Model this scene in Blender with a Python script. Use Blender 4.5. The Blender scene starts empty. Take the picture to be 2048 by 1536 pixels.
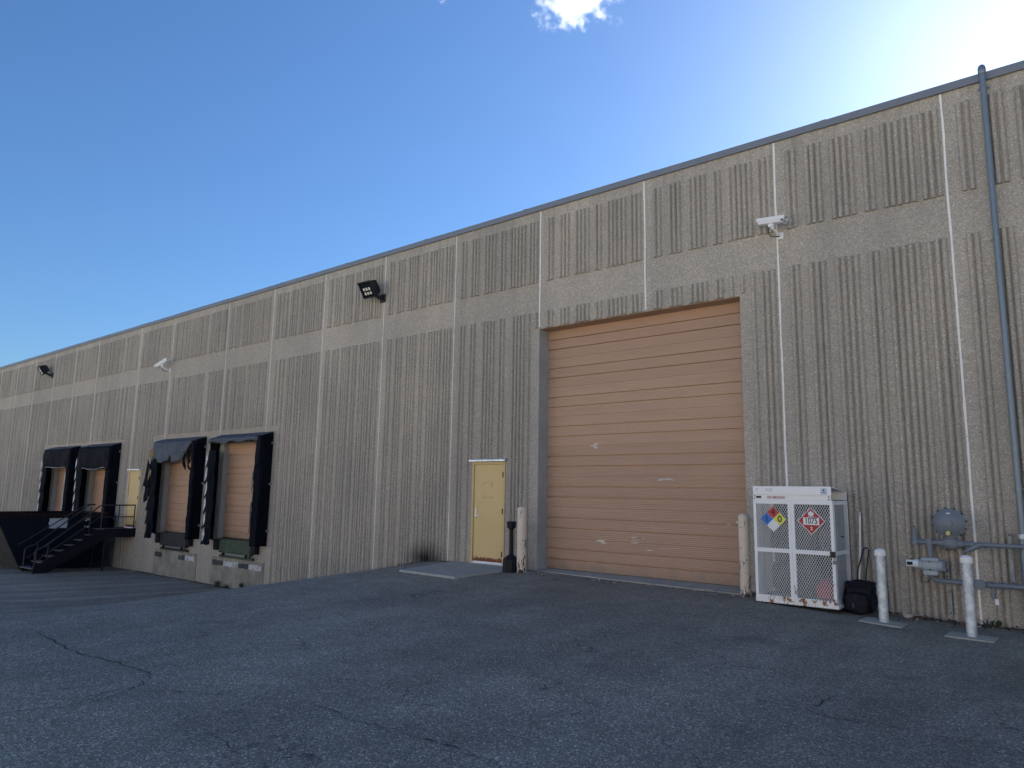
import bpy, bmesh, math, random
from mathutils import Vector, Matrix, noise

random.seed(11)
S = bpy.context.scene
COL = S.collection
R = math.radians

# ------------------------------------------------------------------ camera
CAM_Y, CAM_Z = -11.47, 1.465
YAW, PITCH, ROLL = .68971, .15037, .016579
FPX = 1435.5
def cam_axes():
    cy, sy = math.cos(YAW), math.sin(YAW)
    f0 = Vector((-sy, cy, 0)); r0 = Vector((cy, sy, 0)); u0 = Vector((0, 0, 1))
    f = f0 * math.cos(PITCH) + u0 * math.sin(PITCH)
    u = -f0 * math.sin(PITCH) + u0 * math.cos(PITCH)
    return (r0 * math.cos(ROLL) + u * math.sin(ROLL), -r0 * math.sin(ROLL) + u * math.cos(ROLL), f)
cr, cu, cf = cam_axes()
cd = bpy.data.cameras.new('camera'); cam = bpy.data.objects.new('camera', cd); COL.objects.link(cam)
cam.matrix_world = Matrix(((cr.x, cu.x, -cf.x, 0), (cr.y, cu.y, -cf.y, CAM_Y), (cr.z, cu.z, -cf.z, CAM_Z), (0, 0, 0, 1)))
cd.sensor_width = 36; cd.lens = FPX / 2048 * 36; cd.clip_start = .05; cd.clip_end = 6000
S.camera = cam

# ------------------------------------------------------------------ sky, sun, exposure
SUN_EL, SUN_AZ = 28.6, -.6          # behind the building, a touch left of straight over the wall (azimuth from +Y to +X)
w = bpy.data.worlds.new('World'); S.world = w; w.use_nodes = True
nt = w.node_tree; nt.nodes.clear()
sky = nt.nodes.new('ShaderNodeTexSky'); sky.sky_type = 'NISHITA'; sky.sun_disc = False
sky.sun_elevation = R(SUN_EL); sky.sun_rotation = R(SUN_AZ)
sky.altitude = 300; sky.air_density = 1.3; sky.dust_density = .8; sky.ozone_density = 10.0
bg = nt.nodes.new('ShaderNodeBackground'); bg.inputs['Strength'].default_value = .05
out = nt.nodes.new('ShaderNodeOutputWorld')
nt.links.new(sky.outputs[0], bg.inputs[0]); nt.links.new(bg.outputs[0], out.inputs[0])
sd = bpy.data.lights.new('sun', 'SUN'); sd.energy = 5.0; sd.angle = R(.53); sd.color = (1, .95, .87)
so = bpy.data.objects.new('sun', sd); COL.objects.link(so)
sdir = Vector((math.cos(R(SUN_EL)) * math.sin(R(SUN_AZ)), math.cos(R(SUN_EL)) * math.cos(R(SUN_AZ)), math.sin(R(SUN_EL))))
so.rotation_euler = (-sdir).to_track_quat('-Z', 'Y').to_euler(); so.location = (0, 30, 40)
S.view_settings.view_transform = 'Standard'; S.view_settings.look = 'None'
S.view_settings.gamma = 1; S.view_settings.use_curve_mapping = False
S.view_settings.exposure = 1.65
S.render.engine = 'CYCLES'
S.cycles.volume_bounces = 4; S.cycles.max_bounces = 6

# ------------------------------------------------------------------ helpers
class MB:
    """collects polygons for ONE mesh object"""
    def __init__(s): s.v = []; s.f = []; s.m = []
    def poly(s, pts, mi=0):
        b = len(s.v); s.v += [tuple(p) for p in pts]; s.f.append(tuple(range(b, b + len(pts)))); s.m.append(mi); return s
    def box(s, x0, x1, y0, y1, z0, z1, mi=0):
        b = len(s.v)
        s.v += [(x0,y0,z0),(x1,y0,z0),(x1,y1,z0),(x0,y1,z0),(x0,y0,z1),(x1,y0,z1),(x1,y1,z1),(x0,y1,z1)]
        for q in ((0,3,2,1),(4,5,6,7),(0,1,5,4),(1,2,6,5),(2,3,7,6),(3,0,4,7)):
            s.f.append(tuple(b + i for i in q)); s.m.append(mi)
        return s
    def bevbox(s, x0, x1, y0, y1, z0, z1, c=.01, mi=0):
        pts = []
        for (x, sx) in ((x0, 1), (x1, -1)):
            for (y, sy) in ((y0, 1), (y1, -1)):
                for (z, sz) in ((z0, 1), (z1, -1)):
                    pts += [(x + sx*c, y + sy*c, z), (x + sx*c, y, z + sz*c), (x, y + sy*c, z + sz*c)]
        return s.hull(pts, mi)
    def hull(s, pts, mi=0):
        bm = bmesh.new()
        for p in pts: bm.verts.new(p)
        r = bmesh.ops.convex_hull(bm, input=bm.verts)
        bm.verts.ensure_lookup_table(); bm.verts.index_update()
        b = len(s.v); s.v += [tuple(v.co) for v in bm.verts]
        for f in bm.faces: s.f.append(tuple(b + v.index for v in f.verts)); s.m.append(mi)
        bm.free(); return s
    def bar(s, a, b, wx, wz, mi=0, up=(0, 0, 1)):
        a, b = Vector(a), Vector(b); d = (b - a).normalized(); u = Vector(up)
        if abs(d.dot(u)) > .98: u = Vector((0, 1, 0))
        r = d.cross(u).normalized(); u = r.cross(d)
        k = len(s.v)
        for p in (a, b):
            for (i, j) in ((-1,-1),(1,-1),(1,1),(-1,1)): s.v.append(tuple(p + r*(i*wx/2) + u*(j*wz/2)))
        for q in ((0,3,2,1),(4,5,6,7),(0,1,5,4),(1,2,6,5),(2,3,7,6),(3,0,4,7)):
            s.f.append(tuple(k + i for i in q)); s.m.append(mi)
        return s
    def tube(s, pts, rad, n=10, mi=0, cap=True):
        pts = [Vector(p) for p in pts]; rings = []
        if not isinstance(rad, (list, tuple)): rad = [rad] * len(pts)
        ref = None
        for i, p in enumerate(pts):
            d = (pts[min(i+1, len(pts)-1)] - pts[max(i-1, 0)]).normalized()
            if ref is None:
                ref = Vector((0, 0, 1)) if abs(d.z) < .9 else Vector((1, 0, 0))
            r = (ref - d * ref.dot(d)).normalized(); ref = r; q = d.cross(r)
            b = len(s.v); rings.append(b)
            for k in range(n):
                a = 2*math.pi*k/n; s.v.append(tuple(p + (r*math.cos(a) + q*math.sin(a))*rad[i]))
        for i in range(len(rings)-1):
            a, b = rings[i], rings[i+1]
            for k in range(n):
                s.f.append((a+k, a+(k+1)%n, b+(k+1)%n, b+k)); s.m.append(mi)
        if cap:
            s.f.append(tuple(rings[0]+k for k in reversed(range(n)))); s.m.append(mi)
            s.f.append(tuple(rings[-1]+k for k in range(n))); s.m.append(mi)
        return s
    def lathe(s, prof, c=(0,0,0), axis='z', n=20, mi=0):
        c = Vector(c); b0 = len(s.v)
        for (r, h) in prof:
            for k in range(n):
                a = 2*math.pi*k/n; x, y = r*math.cos(a), r*math.sin(a)
                p = {'z': (x, y, h), 'y': (x, h, y), 'x': (h, x, y)}[axis]
                s.v.append(tuple(c + Vector(p)))
        for i in range(len(prof)-1):
            for k in range(n):
                a = b0+i*n; b = a+n
                q = (a+k, a+(k+1)%n, b+(k+1)%n, b+k)
                s.f.append(q if axis != 'y' else q[::-1]); s.m.append(mi)
        for (o, rev) in ((b0, axis != 'y'), (b0+(len(prof)-1)*n, axis == 'y')):
            if prof[0 if o == b0 else -1][0] > 1e-5:
                q = [o+k for k in range(n)]; s.f.append(tuple(q[::-1] if rev else q)); s.m.append(mi)
        return s
    def extrude_x(s, prof, x0, x1, mi=0, cap=True):
        """closed (y,z) profile swept along x"""
        n = len(prof); b = len(s.v)
        s.v += [(x0, y, z) for y, z in prof] + [(x1, y, z) for y, z in prof]
        for k in range(n):
            s.f.append((b+k, b+(k+1)%n, b+n+(k+1)%n, b+n+k)); s.m.append(mi)
        if cap:
            s.f.append(tuple(b+k for k in reversed(range(n)))); s.m.append(mi)
            s.f.append(tuple(b+n+k for k in range(n))); s.m.append(mi)
        return s
    def prism(s, pts, y0, y1, mi=0):
        """(x,z) outline with thickness in y"""
        n = len(pts); b = len(s.v)
        s.v += [(x, y0, z) for x, z in pts] + [(x, y1, z) for x, z in pts]
        s.f.append(tuple(b+k for k in range(n))); s.m.append(mi)
        s.f.append(tuple(b+n+k for k in reversed(range(n)))); s.m.append(mi)
        for k in range(n):
            s.f.append((b+k, b+n+k, b+n+(k+1)%n, b+(k+1)%n)); s.m.append(mi)
        return s
    def grid(s, fn, nu, nv, mi=0):
        b = len(s.v)
        for j in range(nv+1):
            for i in range(nu+1): s.v.append(tuple(fn(i/nu, j/nv)))
        for j in range(nv):
            for i in range(nu):
                a = b+j*(nu+1)+i; s.f.append((a, a+1, a+nu+2, a+nu+1)); s.m.append(mi)
        return s
    def mesh(s, name, mats, smooth=False):
        me = bpy.data.meshes.new(name); me.from_pydata(s.v, [], s.f)
        for m in (mats if isinstance(mats, (list, tuple)) else [mats]): me.materials.append(m)
        if any(s.m): me.polygons.foreach_set('material_index', s.m)
        me.validate(); 
        bm = bmesh.new(); bm.from_mesh(me); bmesh.ops.recalc_face_normals(bm, faces=bm.faces); bm.to_mesh(me); bm.free()
        if smooth:
            me.polygons.foreach_set('use_smooth', [True]*len(me.polygons))
            try: me.set_sharp_from_angle(angle=R(40))
            except Exception: pass
        me.update(); return me
    def build(s, name, mats, parent=None, smooth=False):
        o = bpy.data.objects.new(name, s.mesh(name, mats, smooth)); COL.objects.link(o)
        if parent: o.parent = parent
        return o

def empty(name, loc=(0,0,0), rz=0):
    o = bpy.data.objects.new(name, None); COL.objects.link(o); o.location = loc; o.rotation_euler = (0,0,rz)
    o.empty_display_size = .1; return o
def tag(o, label, cat, group=None):
    o['label'] = label; o['category'] = cat
    if group: o['group'] = group
    return o
def struct(o): o['kind'] = 'structure'; return o
def stuff(o): o['kind'] = 'stuff'; return o
def solid(o, th, off=0):
    m = o.modifiers.new('thickness', 'SOLIDIFY'); m.thickness = th; m.offset = off; return o
def local(parent, o):   # mesh given in world coordinates, parent Empty stands at its base
    o.parent = parent; o.matrix_parent_inverse = Matrix.Translation(-parent.location); return o
def text(s, size, mat, loc, name, parent, extrude=.0006, align='CENTER', sx=1, rot=(R(90),0,0), bold=0.0):
    c = bpy.data.curves.new('t', 'FONT'); c.body = s; c.size = size; c.extrude = extrude; c.align_x = align; c.align_y = 'CENTER'; c.offset = bold; c.resolution_u = 3
    t = bpy.data.objects.new('t', c); COL.objects.link(t); bpy.context.view_layer.update()
    me = bpy.data.meshes.new_from_object(t.evaluated_get(bpy.context.evaluated_depsgraph_get()))
    bpy.data.objects.remove(t); bpy.data.curves.remove(c)
    me.transform(Matrix.Translation(loc) @ Matrix.Rotation(rot[2],4,'Z') @ Matrix.Rotation(rot[0],4,'X') @ Matrix.Rotation(rot[1],4,'Z') @ Matrix.Diagonal((sx,1,1,1)))
    me.materials.clear(); me.materials.append(mat); me.name = name
    o = bpy.data.objects.new(name, me); COL.objects.link(o); o.parent = parent; return o

# ------------------------------------------------------------------ materials
class NG:
    def __init__(s, name):
        s.mat = bpy.data.materials.new(name); s.mat.use_nodes = True; s.t = s.mat.node_tree; s.t.nodes.clear()
        s.out = s.n('OutputMaterial'); s.b = s.n('BsdfPrincipled'); s.l(s.b.outputs[0], s.out.inputs[0])
        s.g = s.n('NewGeometry').outputs['Position']
    def n(s, k, **kw):
        o = s.t.nodes.new('ShaderNode' + k)
        for a, v in kw.items(): setattr(o, a, v)
        return o
    def l(s, a, b): s.t.links.new(a, b)
    def setin(s, sock, v):
        if hasattr(v, 'is_linked') or isinstance(v, bpy.types.NodeSocket): s.l(v, sock)
        else: sock.default_value = v
    def objco(s): return s.n('TexCoord').outputs['Object']
    def mapping(s, vec, scale=(1,1,1), loc=(0,0,0)):
        m = s.n('Mapping'); s.l(vec, m.inputs[0]); m.inputs['Scale'].default_value = scale; m.inputs['Location'].default_value = loc; return m.outputs[0]
    def noise(s, vec, scale, detail=3, rough=.5, dist=0):
        k = s.n('TexNoise'); s.l(vec, k.inputs['Vector']); k.inputs['Scale'].default_value = scale
        k.inputs['Detail'].default_value = detail; k.inputs['Roughness'].default_value = rough; k.inputs['Distortion'].default_value = dist; return k.outputs['Fac']
    def vor(s, vec, scale, feature='F1'):
        k = s.n('TexVoronoi', feature=feature); s.l(vec, k.inputs['Vector']); k.inputs['Scale'].default_value = scale; return k
    def ramp(s, fac, stops, interp='LINEAR'):
        k = s.n('ValToRGB'); s.l(fac, k.inputs[0]); e = k.color_ramp.elements; k.color_ramp.interpolation = interp
        while len(e) < len(stops): e.new(.5)
        for i, (p, c) in enumerate(stops):
            e[i].position = p; c = c if isinstance(c, (tuple, list)) else (c, c, c); e[i].color = (*c[:3], 1)
        return k.outputs[0]
    def mix(s, fac, a, b, mode='MIX'):
        k = s.n('Mix', data_type='RGBA', blend_type=mode)
        s.setin(k.inputs[0], fac)
        for sock, v in ((k.inputs[6], a), (k.inputs[7], b)):
            s.setin(sock, (*v, 1) if isinstance(v, tuple) and len(v) == 3 else v)
        return k.outputs[2]
    def math(s, op, a, b=0.0, clamp=False):
        k = s.n('Math', operation=op); k.use_clamp = clamp; s.setin(k.inputs[0], a); s.setin(k.inputs[1], b); return k.outputs[0]
    def sep(s, v):
        k = s.n('SeparateXYZ'); s.l(v, k.inputs[0]); return k.outputs
    def bump(s, h, strength=.3, dist=.01):
        k = s.n('Bump'); s.l(h, k.inputs['Height']); k.inputs['Strength'].default_value = strength; k.inputs['Distance'].default_value = dist
        s.l(k.outputs[0], s.b.inputs['Normal']); return k
    def fin(s, col, rough=.6, metal=0., spec=.5):
        s.setin(s.b.inputs['Base Color'], (*col, 1) if isinstance(col, tuple) and len(col) == 3 else col)
        s.setin(s.b.inputs['Roughness'], rough); s.setin(s.b.inputs['Metallic'], metal); s.setin(s.b.inputs['Specular IOR Level'], spec); return s.mat

def paint(name, col, rough=.5, var=.18, scale=6, metal=0, dirt=None, dirtamt=.5, spec=.4, bump=.1, obj=False):
    """plain coated surface: slow tone drift, fine grain, optional blotchy wear of another colour"""
    g = NG(name); v = g.objco() if obj else g.g
    a = g.noise(v, scale, 5, .6); lo = tuple(c*(1-var) for c in col); hi = tuple(min(1, c*(1+var)) for c in col)
    c = g.mix(a, lo, hi)
    c = g.mix(g.ramp(g.noise(v, scale*14, 3), [(.35, .0), (.7, .25)]), c, tuple(x*.75 for x in col))
    if dirt:
        m = g.ramp(g.noise(v, scale*1.7, 7, .68, .4), [(1-dirtamt-.06, 0.), (1-dirtamt+.03, 1.)])
        c = g.mix(m, c, dirt)
    if bump: g.bump(g.noise(v, scale*9, 4), bump, .004)
    return g.fin(c, g.ramp(a, [(.2, rough*.85), (.8, min(1, rough*1.15))]), metal, spec)

def wall_mat(name, tint=1.0):
    g = NG(name); p = g.g
    v = g.vor(p, 66); cell = g.sep(v.outputs['Color'])[0]
    c = g.ramp(cell, [(0, (0.265,0.233,0.192)), (.3, (0.408,0.362,0.302)), (.62, (0.484,0.434,0.364)), (.88, (0.560,0.509,0.432)), (1, (0.816,0.776,0.701))])
    v2 = g.vor(g.mapping(p, (1,1,1), (3.1,1.7,.4)), 150); c = g.mix(.4, c, g.ramp(g.sep(v2.outputs['Color'])[1], [(0, (.265,.243,.21)), (.6, (.455,.424,.367)), (1, (.635,.61,.548))]))
    c = g.mix(.9, c, g.ramp(g.n('ObjectInfo').outputs['Random'], [(0., .93), (1., 1.06)]), 'MULTIPLY')   # panels cast in different batches
    # slow weathering: run-off streaks, washed patches, a little algae
    st = g.noise(g.mapping(p, (2.4, 2.4, .22)), 1.0, 4, .55)
    c = g.mix(g.ramp(st, [(.3, .0), (.75, .35)]), c, (.26,.24,.21), 'MIX')
    pa = g.noise(p, .45, 4, .6); c = g.mix(.55, c, g.ramp(pa, [(.3, (.78,.78,.80)), (.7, (1.15,1.12,1.06))]), 'MULTIPLY')
    al = g.ramp(g.noise(g.mapping(p, (1,1,.5), (7,0,2)), 1.1, 3), [(.52, 0.), (.75, .3)]); c = g.mix(al, c, (.29,.30,.235))
    # run-off from the coping
    z = g.sep(p)[2]; ro = g.math('MULTIPLY', g.ramp(g.math('MULTIPLY', g.math('SUBTRACT', z, 5.7), .6, True), [(0., 0.), (1., 1.)]), g.ramp(g.noise(g.mapping(p, (7, 7, .12), (2,0,0)), 1., 5, .6), [(.5, 0.), (.72, .55)]))
    c = g.mix(ro, c, (.20,.175,.14))
    # soot stain on the wall by the stoop
    d = g.n('VectorMath', operation='DISTANCE'); g.l(g.mapping(p, (.85, 1, 1.5)), d.inputs[0]); d.inputs[1].default_value = (-11.85*.85, 0, -.04)
    m = g.math('SUBTRACT', g.ramp(d.outputs['Value'], [(.05, 1.), (.85, 0.)]), g.math('MULTIPLY', g.noise(g.mapping(p, (4,4,1.2)), 3, 4), .42), True); m = g.math('MULTIPLY', m, 1.25, True)
    c = g.mix(m, c, (.02,.02,.022))
    h = g.math('ADD', g.math('MULTIPLY', v.outputs['Distance'], -1), g.math('MULTIPLY', v2.outputs['Distance'], -.4))
    g.bump(h, .45, .006)
    return g.fin(c, .93, 0, .25)

def asphalt_mat():
    g = NG('asphalt'); p = g.g
    v = g.vor(p, 95); r = g.sep(v.outputs['Color'])[0]
    c = g.ramp(r, [(0, (0.134,0.122,0.099)), (.5, (0.222,0.205,0.164)), (.8, (0.305,0.279,0.220)), (.93, (0.418,0.378,0.298)), (1, (0.736,0.655,0.504))])
    v2 = g.vor(g.mapping(p, (1,1,1), (1.3,4.1,0)), 38); r2 = g.sep(v2.outputs['Color'])[1]
    dot = g.math('MULTIPLY', g.ramp(r2, [(.88, 0.), (.93, 1.)]), g.ramp(v2.outputs['Distance'], [(.18, 1.), (.3, 0.)]))
    c = g.mix(dot, c, (.45,.45,.44))
    n1 = g.noise(p, .42, 5, .62); c = g.mix(.9, c, g.ramp(n1, [(.32, .74), (.5, 1.), (.7, 1.22)]), 'MULTIPLY')
    n5 = g.noise(g.mapping(p, (1,1,1), (11,4,0)), 2.6, 6, .7); c = g.mix(.6, c, g.ramp(n5, [(.35, .82), (.65, 1.15)]), 'MULTIPLY')
    n2 = g.noise(g.mapping(p, (.9,.16,1)), 1.3, 4, .6); c = g.mix(.55, c, g.ramp(n2, [(.3, .75), (.7, 1.35)]), 'MULTIPLY')
    # tyre-swept streaks in the truck bay
    x = g.sep(p)[0]; bay = g.ramp(g.math('MULTIPLY', g.math('ADD', x, 13.), -.16, True), [(0, 0.), (1, 1.)])
    n3 = g.noise(g.mapping(p, (2.6,.1,1)), 1., 4, .6); c = g.mix(g.math('MULTIPLY', bay, .6), c, g.mix(1., c, g.ramp(n3, [(.35, .75), (.52, 1.08), (.7, 1.6)]), 'MULTIPLY'))
    # oil spots
    oil = g.ramp(g.noise(g.mapping(p, (1,1,1), (5,3,0)), .8, 5, .6), [(.62, 0.), (.72, .55)]); c = g.mix(oil, c, (.085,.086,.088))
    # hairline cracks
    wv = g.n('VectorMath', operation='ADD'); nz = g.n('TexNoise'); g.l(p, nz.inputs[0]); nz.inputs['Scale'].default_value = 1.6; nz.inputs['Detail'].default_value = 5
    g.l(p, wv.inputs[0]); sc = g.n('VectorMath', operation='SCALE'); g.l(nz.outputs['Color'], sc.inputs[0]); sc.inputs['Scale'].default_value = 1.1; g.l(sc.outputs[0], wv.inputs[1])
    e = g.vor(wv.outputs[0], .42, 'DISTANCE_TO_EDGE').outputs['Distance']
    cm = g.math('MULTIPLY', g.ramp(e, [(.0, 1.), (.0045, .0)]), g.ramp(g.noise(p, .9, 4), [(.46, 0.), (.60, .75)]))
    c = g.mix(cm, c, (.012,.012,.013))
    # pale lane and gravel slope, added out of view to bounce sunlight onto the wall
    far = g.math('MULTIPLY', g.math('ADD', g.math('ADD', g.sep(p)[1], 19.), g.math('MULTIPLY', g.noise(p, .6, 4), 1.5)), -.6, True)
    c = g.mix(far, c, g.mix(g.noise(p, 3, 5), (.46,.40,.31), (.56,.50,.40)))
    g.bump(g.math('SUBTRACT', g.math('MULTIPLY', v.outputs['Distance'], -.6), g.math('MULTIPLY', cm, 1.)), .6, .012)
    return g.fin(c, g.ramp(n1, [(.3, .72), (.7, .9)]), 0, .4)

def concrete(name, col, scale=3, dark=.5, spots=True):
    g = NG(name); p = g.g
    n = g.noise(p, scale, 8, .68); c = g.mix(g.ramp(n, [(.3, 0.), (.72, 1.)]), tuple(x*dark for x in col), col)
    c = g.mix(.5, c, g.ramp(g.noise(p, scale*26, 3), [(.3, .7), (.7, 1.2)]), 'MULTIPLY')
    g.bump(g.noise(p, scale*22, 5, .7), .35, .006)
    return g.fin(c, .9, 0, .25)

def door_mat():
    g = NG('tan_door_paint'); p = g.g
    n = g.noise(p, 1.3, 5, .6)
    c = g.mix(n, (.468,.300,.203), (.528,.345,.236))
    c = g.mix(g.ramp(g.noise(g.mapping(p, (.5,1,7)), 1.6, 5, .65), [(.45, 0.), (.8, .32)]), c, (.35,.22,.14))
    c = g.mix(g.ramp(g.noise(p, 3.2, 6, .7), [(.62, 0.), (.8, .3)]), c, (.55,.39,.27))
    c = g.mix(.25, c, g.ramp(g.noise(p, 70, 2), [(.3, .8), (.7, 1.15)]), 'MULTIPLY')
    c = g.mix(.8, c, g.ramp(g.n('ObjectInfo').outputs['Random'], [(0., .90), (1., 1.05)]), 'MULTIPLY')
    sp = g.math('SUBTRACT', g.ramp(g.sep(p)[2], [(0., .9), (.55, 0.)]), g.math('MULTIPLY', g.noise(g.mapping(p, (1.5,1,1)), 3.5, 6, .7), 1.0), True)   # road splash along the foot
    c = g.mix(g.math('MULTIPLY', sp, 1.4, True), c, (.25,.19,.14))
    return g.fin(c, g.ramp(n, [(.3, .45), (.7, .62)]), 0, .4)

def entry_mat():
    g = NG('buff_door_paint'); v = g.objco()
    n = g.noise(v, 2.2, 5, .6); c = g.mix(n, (.64,.468,.205), (.72,.54,.25))
    z = g.sep(v)[2]
    rz = g.ramp(z, [(.05, 1.), (.24, 0.)])   # rust creeping up from the bottom rail
    m = g.math('SUBTRACT', rz, g.math('MULTIPLY', g.noise(v, 16, 6, .7), 1.1), True)
    c = g.mix(g.ramp(m, [(.02, 0.), (.10, 1.)]), c, g.mix(g.noise(v, 40, 3), (.10,.025,.012), (.22,.07,.03)))
    c = g.mix(g.ramp(g.noise(g.mapping(v, (3,3,.6)), 2, 5), [(.55, 0.), (.8, .25)]), c, (.53,.395,.19))
    return g.fin(c, .5, 0, .4)

def chipped(name, col, under, lo=.60, scale=7, zgrad=None, rust=None):
    g = NG(name); v = g.objco(); n = g.noise(v, 2.5, 5)
    c = g.mix(n, tuple(x*.88 for x in col), tuple(min(1, x*1.06) for x in col))
    k = g.noise(g.mapping(v, (1,1,.55)), scale, 8, .72, .5)
    if zgrad:
        z = g.sep(v)[2]; k = g.math('ADD', k, g.ramp(g.math('MULTIPLY', z, 1/zgrad), [(0., .14), (1., 0.)]))
    m = g.ramp(k, [(lo, 0.), (lo+.02, 1.)])
    c = g.mix(m, c, under if not rust else g.mix(g.noise(v, 30, 3), under, rust))
    g.bump(m, .4, -.002)
    return g.fin(c, .5, 0, .4)

def galv(name, col=(.42,.46,.50), metal=.75, rough=.42, scale=18):
    g = NG(name); v = g.objco(); a = g.vor(v, scale); n = g.noise(v, 4, 5)
    c = g.mix(g.sep(a.outputs['Color'])[0], tuple(x*.8 for x in col), tuple(min(1, x*1.2) for x in col))
    c = g.mix(g.ramp(n, [(.45, 0.), (.8, .45)]), c, tuple(x*.6 for x in col))
    return g.fin(c, g.ramp(n, [(.2, rough*.8), (.8, min(1, rough*1.3))]), metal, .5)

def vinyl(name, col=(.005,.007,.012), hi=.018):
    g = NG(name); v = g.g
    n = g.noise(v, 1.7, 6, .65); c = g.mix(g.ramp(n, [(.4, 0.), (.8, .7)]), col, tuple(x*2.0 for x in col))
    c = g.mix(g.ramp(g.noise(v, 7, 6, .7), [(.6, 0.), (.72, .4)]), c, (hi, hi*1.15, hi*1.4))
    g.bump(g.noise(g.mapping(v, (3,3,1.2)), 2.2, 6, .62, .6), .55, .06)
    return g.fin(c, g.ramp(n, [(.3, .6), (.7, .85)]), 0, .06)

M = {}
M['wall'] = wall_mat('exposed_aggregate_concrete')
M['asphalt'] = asphalt_mat()
M['crack'] = paint('crack_filler', (.032,.032,.034), .8, .3, 9, bump=0)
M['conc'] = concrete('smooth_concrete', (.36,.34,.30))
M['stoop'] = concrete('stoop_concrete', (.52,.50,.435), 4, .66)
M['jamb'] = concrete('painted_jamb', (.43,.435,.42), 2, .75)
M['plinth'] = concrete('dock_plinth_concrete', (.40,.385,.32), 2.2, .5)
M['plate'] = concrete('footing_concrete', (.48,.46,.39), 6, .8)
M['seal'] = paint('joint_sealant', (.86,.86,.82), .7, .12, 5, dirt=(.55,.53,.48), dirtamt=.34)
M['coping'] = paint('grey_blue_coping', (.23,.245,.265), .45, .12, 2.5, metal=.2)
M['door'] = door_mat()
M['entry'] = entry_mat()
M['frame'] = paint('buff_frame_paint', (.62,.465,.22), .5, .1, 4)
M['scrape'] = paint('bare_scrape', (.72,.69,.63), .6, .15, 20)
M['vinyl'] = vinyl('weathered_black_vinyl')
M['vinyl_grey'] = vinyl('worn_skylit_grey_vinyl', (.085,.10,.12), .42)  # lighter vinyl: sky sheen on the hoods painted in, along with scuffs
M['fray'] = paint('frayed_white_backing', (.72,.76,.78), .8, .2, 12, dirt=(.30,.32,.34), dirtamt=.42)
M['foam'] = paint('yellowed_foam', (.30,.19,.085), .9, .3, 10)
M['black_steel'] = paint('black_painted_steel', (.010,.011,.015), .55, .3, 8, dirt=(.018,.013,.012), dirtamt=.3, spec=.2)
M['rail'] = paint('dull_black_rail', (.030,.029,.036), .5, .3, 9, spec=.4)
M['tread'] = paint('worn_tread', (.20,.21,.23), .55, .35, 14, metal=.3, dirt=(.05,.05,.06), dirtamt=.45)
M['bin'] = paint('dark_blue_bin', (.005,.008,.018), .65, .3, 2.5, dirt=(.012,.015,.022), dirtamt=.32, spec=.2)
M['binrust'] = paint('rusty_rail', (.03,.015,.013), .8, .4, 6, dirt=(.008,.007,.009), dirtamt=.5, spec=.2)
M['binend'] = paint('brown_bin_end', (.05,.048,.043), .85, .3, 3, dirt=(.03,.032,.036), dirtamt=.42)  # end wall paler and browner than the sides
M['greenlip'] = paint('dark_green_plate', (.028,.075,.045), .5, .3, 7, dirt=(.02,.02,.022), dirtamt=.45)
M['greylip'] = paint('dark_grey_plate', (.03,.037,.042), .5, .3, 7, dirt=(.012,.012,.014), dirtamt=.45)
M['rubber'] = paint('black_rubber', (.011,.011,.013), .8, .3, 12)
M['white'] = chipped('white_cabinet_paint', (.90,.91,.90), (.17,.065,.03), .69, 9, .6, (.34,.15,.06))
M['whiterust'] = chipped('rusted_white_paint', (.88,.89,.88), (.16,.06,.028), .54, 11, None, (.36,.16,.065))
M['whiteclean'] = paint('white_enamel', (.90,.91,.91), .4, .05, 4)
M['mesh'] = paint('white_expanded_metal', (.88,.90,.90), .5, .08, 5)
M['bollard'] = chipped('pale_pink_bollard_paint', (.75,.64,.52), (.05,.035,.03), .62, 8, 1.0)
M['galv'] = galv('galvanised_steel', (.62,.67,.70), .45, .45)
M['cap'] = paint('white_cap', (.92,.92,.91), .4, .04, 5)
M['gas'] = paint('blue_grey_pipe_paint', (.185,.215,.245), .45, .18, 8, dirt=(.30,.32,.33), dirtamt=.3)
M['gaslight'] = paint('grey_meter_paint', (.40,.44,.46), .42, .12, 8)
M['strut'] = galv('strut_channel', (.24,.27,.29), .6, .45, 40)
M['brass'] = paint('dull_brass', (.42,.36,.18), .4, .1, 9, metal=.6)
M['pipe'] = paint('blue_grey_conduit', (.20,.245,.285), .42, .12, 3, metal=.3, dirt=(.28,.31,.34), dirtamt=.25)
M['black'] = paint('black_plastic', (.012,.013,.016), .45, .2, 9)
M['navy'] = paint('charcoal_plastic', (.009,.011,.016), .55, .2, 6, spec=.25)
M['camwhite'] = paint('white_camera_housing', (.88,.89,.89), .4, .05, 6)
M['alu'] = galv('bright_aluminium', (.72,.75,.78), .7, .35, 30)
M['led'] = paint('lamp_emitters', (.75,.72,.60), .35, .1, 30)
M['glass'] = paint('dark_lens', (.012,.014,.018), .08, .1, 5, bump=0)
M['bag'] = paint('navy_nylon', (.006,.007,.013), .65, .4, 9, dirt=(.012,.017,.032), dirtamt=.4, bump=.5, spec=.25)
M['orange'] = paint('orange_label', (.55,.13,.07), .6, .1, 9)
M['red'] = paint('sign_red', (.55,.055,.05), .4, .08, 5, bump=0)
M['redp'] = paint('placard_red', (.42,.025,.03), .4, .08, 5, bump=0)
M['blue'] = paint('sign_blue', (.02,.17,.60), .4, .08, 5, bump=0)
M['yellow'] = paint('sign_yellow', (.80,.78,.10), .4, .06, 5, bump=0)
M['signwhite'] = paint('sign_white', (.80,.82,.84), .4, .04, 5, bump=0)
M['ink'] = paint('sign_ink', (.012,.012,.014), .5, .1, 5, bump=0)
M['inkred'] = paint('dark_red_ink', (.13,.012,.02), .5, .1, 5, bump=0)
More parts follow.
